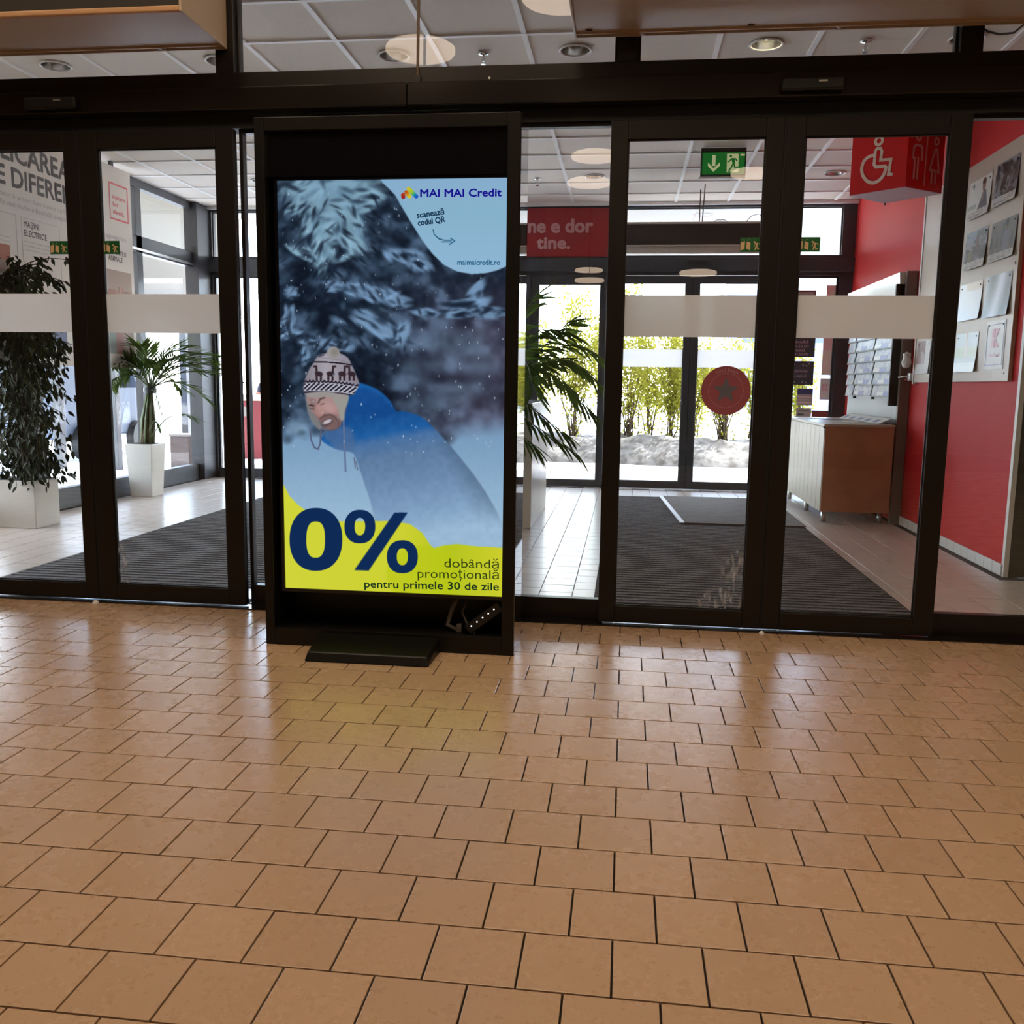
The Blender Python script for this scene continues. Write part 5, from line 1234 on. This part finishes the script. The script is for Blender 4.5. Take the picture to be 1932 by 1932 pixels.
for k, (p, d, s_, _) in enumerate(spots):
    mt = frame_mat(p - fo, d, (r.gauss(0, .5), -.6, .6), (s_, s_, s_))
    if k < 300:
        o = bpy.data.objects.new('leaf', leaf_me); link(o, fc); o.matrix_local = mt
    else:
        rest.add([tuple(mt @ v.co + fo) for v in leaf_me.vertices], [tuple(p_.vertices) for p_ in leaf_me.polygons])
tag(rest.build('foliage', M['leaf_f'], fc), kind='stuff')

# palm leaflet, unit length along +Y, folded along the middle
lb = MB(); lb.add([(0, 0, 0), (-.5, .30, .20), (0, .30, 0), (.5, .30, .20), (-.42, .65, .12), (0, .65, -.05), (.42, .65, .12), (0, 1, -.18)], [(0, 2, 1), (0, 3, 2), (1, 2, 5, 4), (2, 3, 6, 5), (4, 5, 7), (5, 6, 7)])
leaflet_me = shared(lb, 'leaflet', M['leaf_p'])
COUNT = {}
def frond(parent, pts, n, ln, wd, droop, rr, start=.25, spread=1.0, xmin=-99):
    """a rachis through pts with n pairs of leaflets"""
    off = WORLD_OFF[parent]; P = [Vector(p) for p in pts]; S = []
    for i in range(len(P) - 1):
        p0, p1, p2, p3 = P[max(i - 1, 0)], P[i], P[i + 1], P[min(i + 2, len(P) - 1)]
        for t_ in np.arange(6) / 6: S.append(.5 * (2 * p1 + (p2 - p0) * t_ + (2 * p0 - 5 * p1 + 4 * p2 - p3) * t_ ** 2 + (3 * p1 - p0 - 3 * p2 + p3) * t_ ** 3))
    S.append(P[-1]); m = len(S) - 1
    fr_ = MB().tube(S, [.008 - .006 * i / m for i in range(m + 1)], 5).build('frond', M['stalk'], parent, True)
    WORLD_OFF[fr_] = off
    joined = MB()
    for k in range(n):
        u = start + (1 - start) * (k + .5) / n; f = u * m; i = min(int(f), m - 1); p = S[i].lerp(S[i + 1], f - i); d = (S[i + 1] - S[i]).normalized()
        side = d.cross(Vector((0, 0, 1))); side = side.normalized() if side.length > .05 else Vector((1, 0, 0)); upv = side.cross(d)
        sc = ln * (math.sin(math.pi * min(1, .28 + .72 * (1 - u) ** .8)) * .5 + .5) * rr.uniform(.85, 1.1)
        for sg in (-1, 1):
            dl = d * (.55 + .5 * u) + side * sg * .8 * spread + upv * rr.uniform(.05, .3) + Vector((0, 0, -droop * rr.uniform(.6, 1.2)))
            dl = dl.normalized(); xm = xmin + (.19 if p.y < 4.5 and p.z > 1.2 else 0)
            if p.x + dl.x * sc < xm: dl.x = (xm - p.x) / sc
            COUNT[parent] = COUNT.get(parent, 0) + 1; fm = frame_mat(p - off, dl, upv + side * sg * .3, (wd, sc, wd))
            if COUNT[parent] <= 296:
                o = bpy.data.objects.new('leaflet', leaflet_me); link(o, fr_); o.matrix_local = fm
            else: joined.add([tuple(fm @ v.co + off) for v in leaflet_me.vertices], [tuple(p_.vertices) for p_ in leaflet_me.polygons])
    if joined.v: tag(joined.build('foliage', M['leaf_p'], fr_), kind='stuff')
    return fr_
def tapered(mb, x0, x1, y0, y1, tx, ty, z0, z1): return mb.hexa([(x0, y0, z0), (x1, y0, z0), (x1, y1, z0), (x0, y1, z0)], [(x0 - tx, y0 - ty, z1), (x1 + tx, y0 - ty, z1), (x1 + tx, y1 + ty, z1), (x0 - tx, y1 + ty, z1)])
pm_ = thing('potted_palm', 'feathery palm with tied stem in a tapered white pot by the left glazing', 'plant', (-5.13, 4.45, 0))
tapered(MB(), -5.25, -5.005, 4.32, 4.56, .03, .03, 0, .565).build('pot', M['gloss_white'], pm_, bevel=.006)
MB().box(-5.268, -4.988, 4.30, 4.58, .555, .5665).build('soil', M['soil'], pm_)
rr = random.Random(9)
MB().tube([(-5.10, 4.42, .55), (-5.085, 4.42, .66), (-5.07, 4.42, .78), (-5.05, 4.42, 1.0)], [.075, .070, .058, .045], 12).build('trunk', M['fibre'], pm_, True)
for k in range(9):
    a = 2 * math.pi * k / 9; MB().tube([(-5.09 + .06 * math.cos(a), 4.42 + .06 * math.sin(a), .56), (-5.07 + .065 * math.cos(a), 4.42 + .065 * math.sin(a), .82), (-5.04 + .02 * math.cos(a), 4.42 + .02 * math.sin(a), 1.12)], [.016, .015, .012], 6).build('stem', M['stalk'], pm_, True)
MB().lathe([(.060, 0), (.068, .02), (.068, .05), (.060, .07)], (-5.035, 4.42, 1.10), 12).build('tie_band', M['dark'], pm_, True)
top = Vector((-5.03, 4.42, 1.15))
dirs = [(.80, -.1, .60, 1.0), (.95, .15, .34, 1.0), (.62, .1, .05, .85), (-.12, .2, .78, .9), (-.22, -.40, .55, .9), (-.26, -.52, .22, .85), (.25, .3, .85, .95), (.05, -.3, .82, .9), (.5, -.25, .20, .7), (-.1, -.55, .25, .7), (.42, .0, .75, .95), (-.05, .3, .5, .8)]
dirs += [(.7, .2, .7, .9), (-.2, -.25, .5, .85), (.3, -.3, .5, .8), (-.1, -.3, .4, .75), (.72, -.2, .45, .9)]
dirs += [(.85, .05, .5, 1.0), (.6, -.35, .62, .9), (.35, .2, .6, .9)]
dirs.sort(key=lambda d: d[1])
for dx, dy, dz, sc in dirs:
    d = Vector((dx, dy, dz)); p1 = top + d * .30 + Vector((0, 0, .06)); p2 = top + Vector((dx * .66, dy * .66, dz * .52)) ; p3 = top + Vector((dx * .92, dy * .92, dz * .60 - .04 - .10 * (1 - dz)))
    frond(pm_, [top, p1, p2, p3], 17, .28 * sc, .019, .10, rr, .20, .72, -5.31)
frond(pm_, [(-5.06, 4.38, .60), (-4.86, 4.38, .82), (-4.68, 4.38, .89), (-4.52, 4.38, .84)], 9, .17, .012, .3, rr, .62)
frond(pm_, [(-5.03, 4.36, .70), (-4.97, 4.34, .80), (-4.92, 4.33, .80), (-4.88, 4.32, .74)], 6, .12, .013, .5, rr, .5)
frond(pm_, [(-5.02, 4.38, 1.14), (-4.95, 4.36, 1.12), (-4.90, 4.35, 1.0), (-4.86, 4.35, .85)], 5, .14, .013, .6, rr, .4)

p2_ = thing('potted_palm', 'palm drooping over a long white trough, half hidden by the display', 'plant', (-1.1, 3.6, 0))
MB().box(-1.50, -.80, 3.02, 4.55, 0, 1.09).build('planter', M['gloss_white'], p2_, bevel=.006)
MB().box(-1.48, -.82, 3.04, 4.53, 1.08, 1.092).build('soil', M['soil'], p2_)
for k in range(5):
    a = 2 * math.pi * k / 5; MB().tube([(-1.12 + .05 * math.cos(a), 3.7 + .05 * math.sin(a), 1.08), (-1.08 + .06 * math.cos(a), 3.7 + .06 * math.sin(a), 1.28)], [.018, .012], 7).build('stem', M['stalk'], p2_, True)
tp = Vector((-1.08, 3.7, 1.22))
fr2 = [[(0, 0, 0), (.22, -.05, .28), (.42, -.1, .48), (.55, -.12, .60)], [(0, 0, 0), (.25, -.1, .22), (.58, -.2, .24), (.86, -.25, .02)], [(0, 0, 0), (.22, -.1, .10), (.52, -.2, .04), (.78, -.25, -.22)], [(0, 0, 0), (.15, -.1, .35), (.30, -.15, .52), (.55, -.2, .50)], [(0, 0, 0), (.05, .1, .38), (.10, .15, .68), (.20, .2, .85)], [(0, 0, 0), (-.2, -.1, .3), (-.45, -.2, .4), (-.7, -.2, .2)], [(0, 0, 0), (.12, -.3, .2), (.22, -.6, .2), (.30, -.85, -.02)], [(0, 0, 0), (.28, .05, .18), (.48, .1, .28), (.62, .1, .22)]]
fr2 += [[(0, 0, 0), (.15, -.2, .16), (.42, -.35, .14), (.66, -.42, -.10)], [(0, 0, 0), (.30, 0, .30), (.60, .05, .40), (.88, .05, .26)], [(0, 0, 0), (.10, -.1, .30), (.05, -.2, .55), (-.05, -.2, .8)]]
for f in fr2: frond(p2_, [tp + Vector(q_) for q_ in f], 15, .33, .034, .75, rr, .26)
for f in ([(-1.0, 3.2, 1.1), (-.90, 3.0, 1.12), (-.70, 2.92, .98), (-.50, 2.90, .84)], [(-1.05, 3.1, 1.1), (-.98, 2.96, 1.06), (-.82, 2.90, .94), (-.62, 2.88, .82), (-.42, 2.88, .70)], [(-1.1, 3.1, 1.1), (-1.02, 2.94, 1.0), (-.92, 2.88, .86), (-.76, 2.86, .74)]):
    frond(p2_, f, 11, .28, .034, .8, rr, .30)

# ------------------------------------------------------------------ outside: snow, shrubs, canopy, building
def hfield(x0, x1, y0, y1, nx, ny, fz):
    mb = MB(); vs = [(x0 + (x1 - x0) * i / nx, y0 + (y1 - y0) * j / ny) for j in range(ny + 1) for i in range(nx + 1)]
    return mb.add([(x, y, fz(x, y)) for x, y in vs], [(j * (nx + 1) + i, j * (nx + 1) + i + 1, (j + 1) * (nx + 1) + i + 1, (j + 1) * (nx + 1) + i) for j in range(ny) for i in range(nx)])
from mathutils import noise as MN
tag(hfield(-45, 45, 6.56, 90, 120, 110, lambda x, y: -.05 + .03 * MN.noise((x * .6, y * .6, 0)) + (.02 * MN.noise((x * 3, y * 2, 4)) if y < 14 else 0)).build('floor', M['snow'], smooth=True), 'trodden snow on the ground outside the outer doors', kind='structure')
tag(hfield(-45, -5.36, -6, 6.56, 60, 30, lambda x, y: -.05 + .03 * MN.noise((x * .6, y * .6, 0))).build('floor', M['snow'], smooth=True), 'snowy ground outside the left glazing', kind='structure')
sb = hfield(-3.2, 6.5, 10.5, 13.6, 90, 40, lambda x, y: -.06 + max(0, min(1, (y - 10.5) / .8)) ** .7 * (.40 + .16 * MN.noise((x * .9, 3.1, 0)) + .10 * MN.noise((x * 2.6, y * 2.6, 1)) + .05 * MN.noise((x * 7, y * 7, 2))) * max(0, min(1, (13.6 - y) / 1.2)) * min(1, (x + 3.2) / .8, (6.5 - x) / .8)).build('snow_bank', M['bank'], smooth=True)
tag(sb, 'ploughed bank of snow darkened to its shaded grey below the shrubs outside', 'snow bank')
def shrub(x, y, h, spread, nst, nleaf, lab, seed, zb=.25):
    t = thing('shrub', lab, 'shrub', (x, y, zb), 'shrubs behind the snow bank'); r = random.Random(seed); tips = []
    for s_ in range(nst):
        a = r.uniform(0, 2 * math.pi); sp = r.uniform(.15, 1) * spread; hh = h * r.uniform(.6, 1)
        b = Vector((x + r.gauss(0, .04), y + r.gauss(0, .04), zb - .05)); P = [b]
        for k in range(1, 6):
            f = k / 5; P.append(b + Vector((math.cos(a) * sp * f ** 1.3 + r.gauss(0, .03), math.sin(a) * sp * f ** 1.3 * .7 + r.gauss(0, .03), hh * f)))
        MB().tube(P, [.015, .012, .010, .007, .005, .003], 5).build('stem', M['twig'], t, True); tips.append(P)
    mb = MB()
    for k in range(nleaf):
        P = r.choice(tips); u = (r.random() ** .75) * 4.99; i = int(u); p = P[i].lerp(P[i + 1], u - i)
        if p.z - zb < .26 * h and r.random() < .8: continue
        p = p + Vector((r.gauss(0, .10), r.gauss(0, .10), r.gauss(0, .06))); s_ = r.uniform(.022, .048); d = Vector((r.gauss(0, 1), r.gauss(0, 1), r.gauss(0, 1))).normalized(); e = d.orthogonal().normalized()
        mb.add([p - d * s_, p + e * s_ * .6, p + d * s_, p - e * s_ * .6], [(0, 1, 2, 3)])
    tag(mb.build('foliage', M['shrubleaf'], t), kind='stuff')
shr = [(-.95, 11.8, 3.0, .55, 12, 3600, 'yellow-green shrub seen in the left outer pane beside the palm, left one'), (-.40, 12.6, 3.2, .6, 12, 4200, 'dense yellow-green shrub seen in the left outer pane beside the palm, right one'), (.08, 12.0, 2.0, .5, 16, 1500, 'bare-stemmed shrub at the left edge of the left outer door leaf'), (.82, 12.0, 2.1, .6, 12, 3400, 'yellow-green shrub left of the middle door stiles'), (.45, 13.0, 2.4, .6, 9, 3600, 'leafy shrub behind, between the two front shrubs'), (1.75, 11.9, 2.0, .75, 24, 1500, 'many-stemmed brown shrub below the round star sticker'), (2.35, 12.6, 2.3, .6, 10, 2200, 'sparse shrub at the right side of the right outer leaf'), (1.35, 13.2, 2.3, .6, 10, 3600, 'leafy shrub behind the middle door stiles'), (3.2, 12.8, 2.2, .6, 9, 2200, 'shrub far right behind the notices'), (-1.6, 12.4, 2.4, .6, 10, 1000, 'shrub hidden behind the closed panel between the outer doors'), (-7.4, 14.5, 2.6, .8, 10, 1200, 'pale green bush far left behind the red counter', -.05)]
for i, s_ in enumerate(shr): shrub(*s_[:6], s_[6], 40 + i, *s_[7:])
cn = MB().box(-5.3, 8.0, 6.62, 11.6, 3.42, 3.62).build('canopy', M['canopy'])
tag(cn, 'white entrance canopy with round lights outside the outer doors', 'canopy')
cpo = WORLD_OFF[cn]
for x in (-.25, .9, 2.05, -2.6, -3.8):
    MB().lathe([(.10, 0), (.12, -.006), (.13, 0)], (x, 7.4, 3.42), 24).build('light_ring', M['pgrey'], cn, True)
for x in np.arange(-5.2, 7.9, 1.2): MB().box(x - .006, x + .006, 6.64, 11.58, 3.416, 3.42).build('joint', M['pgrey'], cn)
for x in (-5.1, 7.3): MB().cyl((x, 11.4, -.05), (x, 11.4, 3.42), .07, n=14).build('post', M['frame2'], cn, True)
bw = thing('shelter', 'beige fascia of an outdoor shelter on dark posts, outside the left glazing', 'shelter', (-7.6, 5.0, -.05))
MB().box(-8.2, -7.0, 3.2, 11.4, 2.42, 4.2).build('fascia', M['beigewall'], bw, bevel=.01)
MB().box(-8.22, -6.98, 3.18, 11.42, 2.36, 2.42).build('roof_edge', M['canopy'], bw)
MB().box(-9.4, -5.65, 2.4, 12.2, 4.26, 4.46).build('shade_roof', M['canopy'], bw)  # roof added to keep sky and sun off the fascia
for y in (3.5, 7.3, 11.1):
    for x in (-8.0, -7.15): MB().box(x - .06, x + .06, y - .06, y + .06, -.05, 2.36).build('post', M['frame2'], bw, bevel=.005)
t = thing('brown_bollard', 'square brown post standing outside the left glazing', 'post', (-6.1, 7.3, -.05))
MB().box(-6.26, -5.94, 7.14, 7.46, -.05, .47).build('post', M['brownpost'], t, bevel=.01); MB().box(-6.27, -5.93, 7.13, 7.47, .47, .50).build('cap', M['greybrown'], t)
t = thing('parked_van', 'slate blue parked van outside the left glazing, behind the palm', 'van', (-9.0, 9.6, -.05))
mb = MB(); mb.prism([(-8.6, 8.2, .3), (-8.6, 11.0, .3), (-8.6, 11.05, .9), (-8.6, 10.7, 1.0), (-8.6, 10.3, 1.75), (-8.6, 8.25, 1.8)], (-1.0, 0, 0)); mb.build('body', M['bluecar'], t, bevel=.04)
MB().prism([(-8.595, 9.5, 1.1), (-8.595, 10.5, 1.1), (-8.595, 10.2, 1.6), (-8.595, 9.5, 1.62)], (.01, 0, 0)).build('side_window', M['tv'], t)
for y in (8.8, 10.4): MB().cyl((-8.62, y, .24), (-8.48, y, .24), .29, n=20).build('wheel', M['rubber'], t)
t = thing('red_counter', 'red plastic counter with cream top outside the left outer doors', 'counter', (-6.1, 9.9, -.05))
MB().box(-6.37, -5.75, 9.7, 10.2, -.05, .92).build('body', M['binred'], t, bevel=.02); MB().box(-6.40, -5.72, 9.67, 10.23, .92, 1.02).build('top', M['cream'], t, bevel=.01)
MB().box(-6.33, -6.22, 9.69, 9.70, .66, .82).build('label_plate', M['greybrown'], t)
# person behind the counter
pr = thing('person', 'person in a dark jacket bending behind the red counter outside', 'person', (-5.95, 10.55, -.05))
V = [(0, 0, .92), (0, -.02, 1.15), (-.02, -.10, 1.38), (-.02, -.16, 1.50), (-.03, -.22, 1.62), (-.18, -.08, 1.40), (-.30, -.20, 1.18), (-.24, -.42, 1.08), (.16, -.08, 1.40), (.30, -.18, 1.18), (.22, -.42, 1.08), (-.10, .02, .85), (-.11, 0, .48), (-.11, .03, .08), (-.11, -.14, .03), (.10, .02, .85), (.11, 0, .48), (.11, .03, .08), (.11, -.14, .03)]
E_ = [(0, 1), (1, 2), (2, 3), (3, 4), (2, 5), (5, 6), (6, 7), (2, 8), (8, 9), (9, 10), (0, 11), (11, 12), (12, 13), (13, 14), (0, 15), (15, 16), (16, 17), (17, 18)]
R_ = [.15, .16, .15, .06, .10, .085, .065, .045, .085, .065, .045, .10, .075, .05, .04, .10, .075, .05, .04]
me = bpy.data.meshes.new('body'); me.from_pydata(V, E_, []); me.materials.append(M['jacket']); bo = bpy.data.objects.new('body', me); link(bo, pr)
sk = bo.modifiers.new('skin', 'SKIN')
for i, q_ in enumerate(R_): me.skin_vertices[0].data[i].radius = (q_, q_)
me.skin_vertices[0].data[0].use_root = True
bo.modifiers.new('subdivision', 'SUBSURF').render_levels = 2
po = WORLD_OFF[pr]
MB().lathe([(.0, -.13), (.05, -.12), (.075, -.06), (.085, .0), (.08, .06), (.05, .11), (0, .125)], po + Vector((-.03, -.24, 1.70)), 14).build('head', M['skin'], pr, True)
MB().lathe([(.088, .0), (.092, .05), (.07, .11), (0, .14)], po + Vector((-.03, -.225, 1.71)), 14).build('hair', M['bark'], pr, True)
for sx in (-.24, .22):
    hb = MB(); c = po + Vector((sx, -.46, 1.075)); hb.tube([c + Vector((0, .04, 0)), c, c + Vector((0, -.04, -.005))], [.030, .038, .034], 8)
    for k in range(4): hb.tube([c + Vector((-.027 + .018 * k, -.035, 0)), c + Vector((-.029 + .019 * k, -.075, .0)), c + Vector((-.028 + .019 * k, -.10 - .006 * (k in (1, 2)), -.018))], [.009, .0085, .006], 6)
    hb.tube([c + Vector((.034, .0, 0)), c + Vector((.056, -.03, .0)), c + Vector((.056, -.06, -.008))], [.011, .010, .007], 6)
    hb.build('hand', M['skin'], pr, True)
bd = thing('far_building', 'blue-grey clad building far behind the shrubs', 'building', (17, 48, 0))
MB().box(5.1, 32, 45, 52, -.1, 6.3).build('walls', M['building'], bd)
MB().box(5.0, 32.1, 44.9, 52.1, 6.3, 6.6).build('roof_edge', M['canopy'], bd)
for k in range(8): MB().box(6.0 + 3.2 * k, 8.0 + 3.2 * k, 44.95, 45.05, 3.6, 5.0).build('window', M['bluecar'], bd)
for z in (2.4, 5.5): MB().box(5.1, 32, 44.96, 45, z, z + .1).build('cladding_rail', M['canopy'], bd)
# snow crumbs at the door gaps
for i, (x, y, s_, lab) in enumerate(((-2.925, -.135, .018, 'crumb of snow at the gap of the left sliding doors'), (.72, -.135, .014, 'crumb of snow at the gap of the right sliding doors'))):
    t = thing('snow_crumb', lab, 'snow', (x, y, 0)); MB().lathe([(0, 0), (s_, 0), (s_ * .9, s_ * .5), (s_ * .4, s_), (0, s_)], (x, y, .0), 8).build('crumb', M['snow'], t)
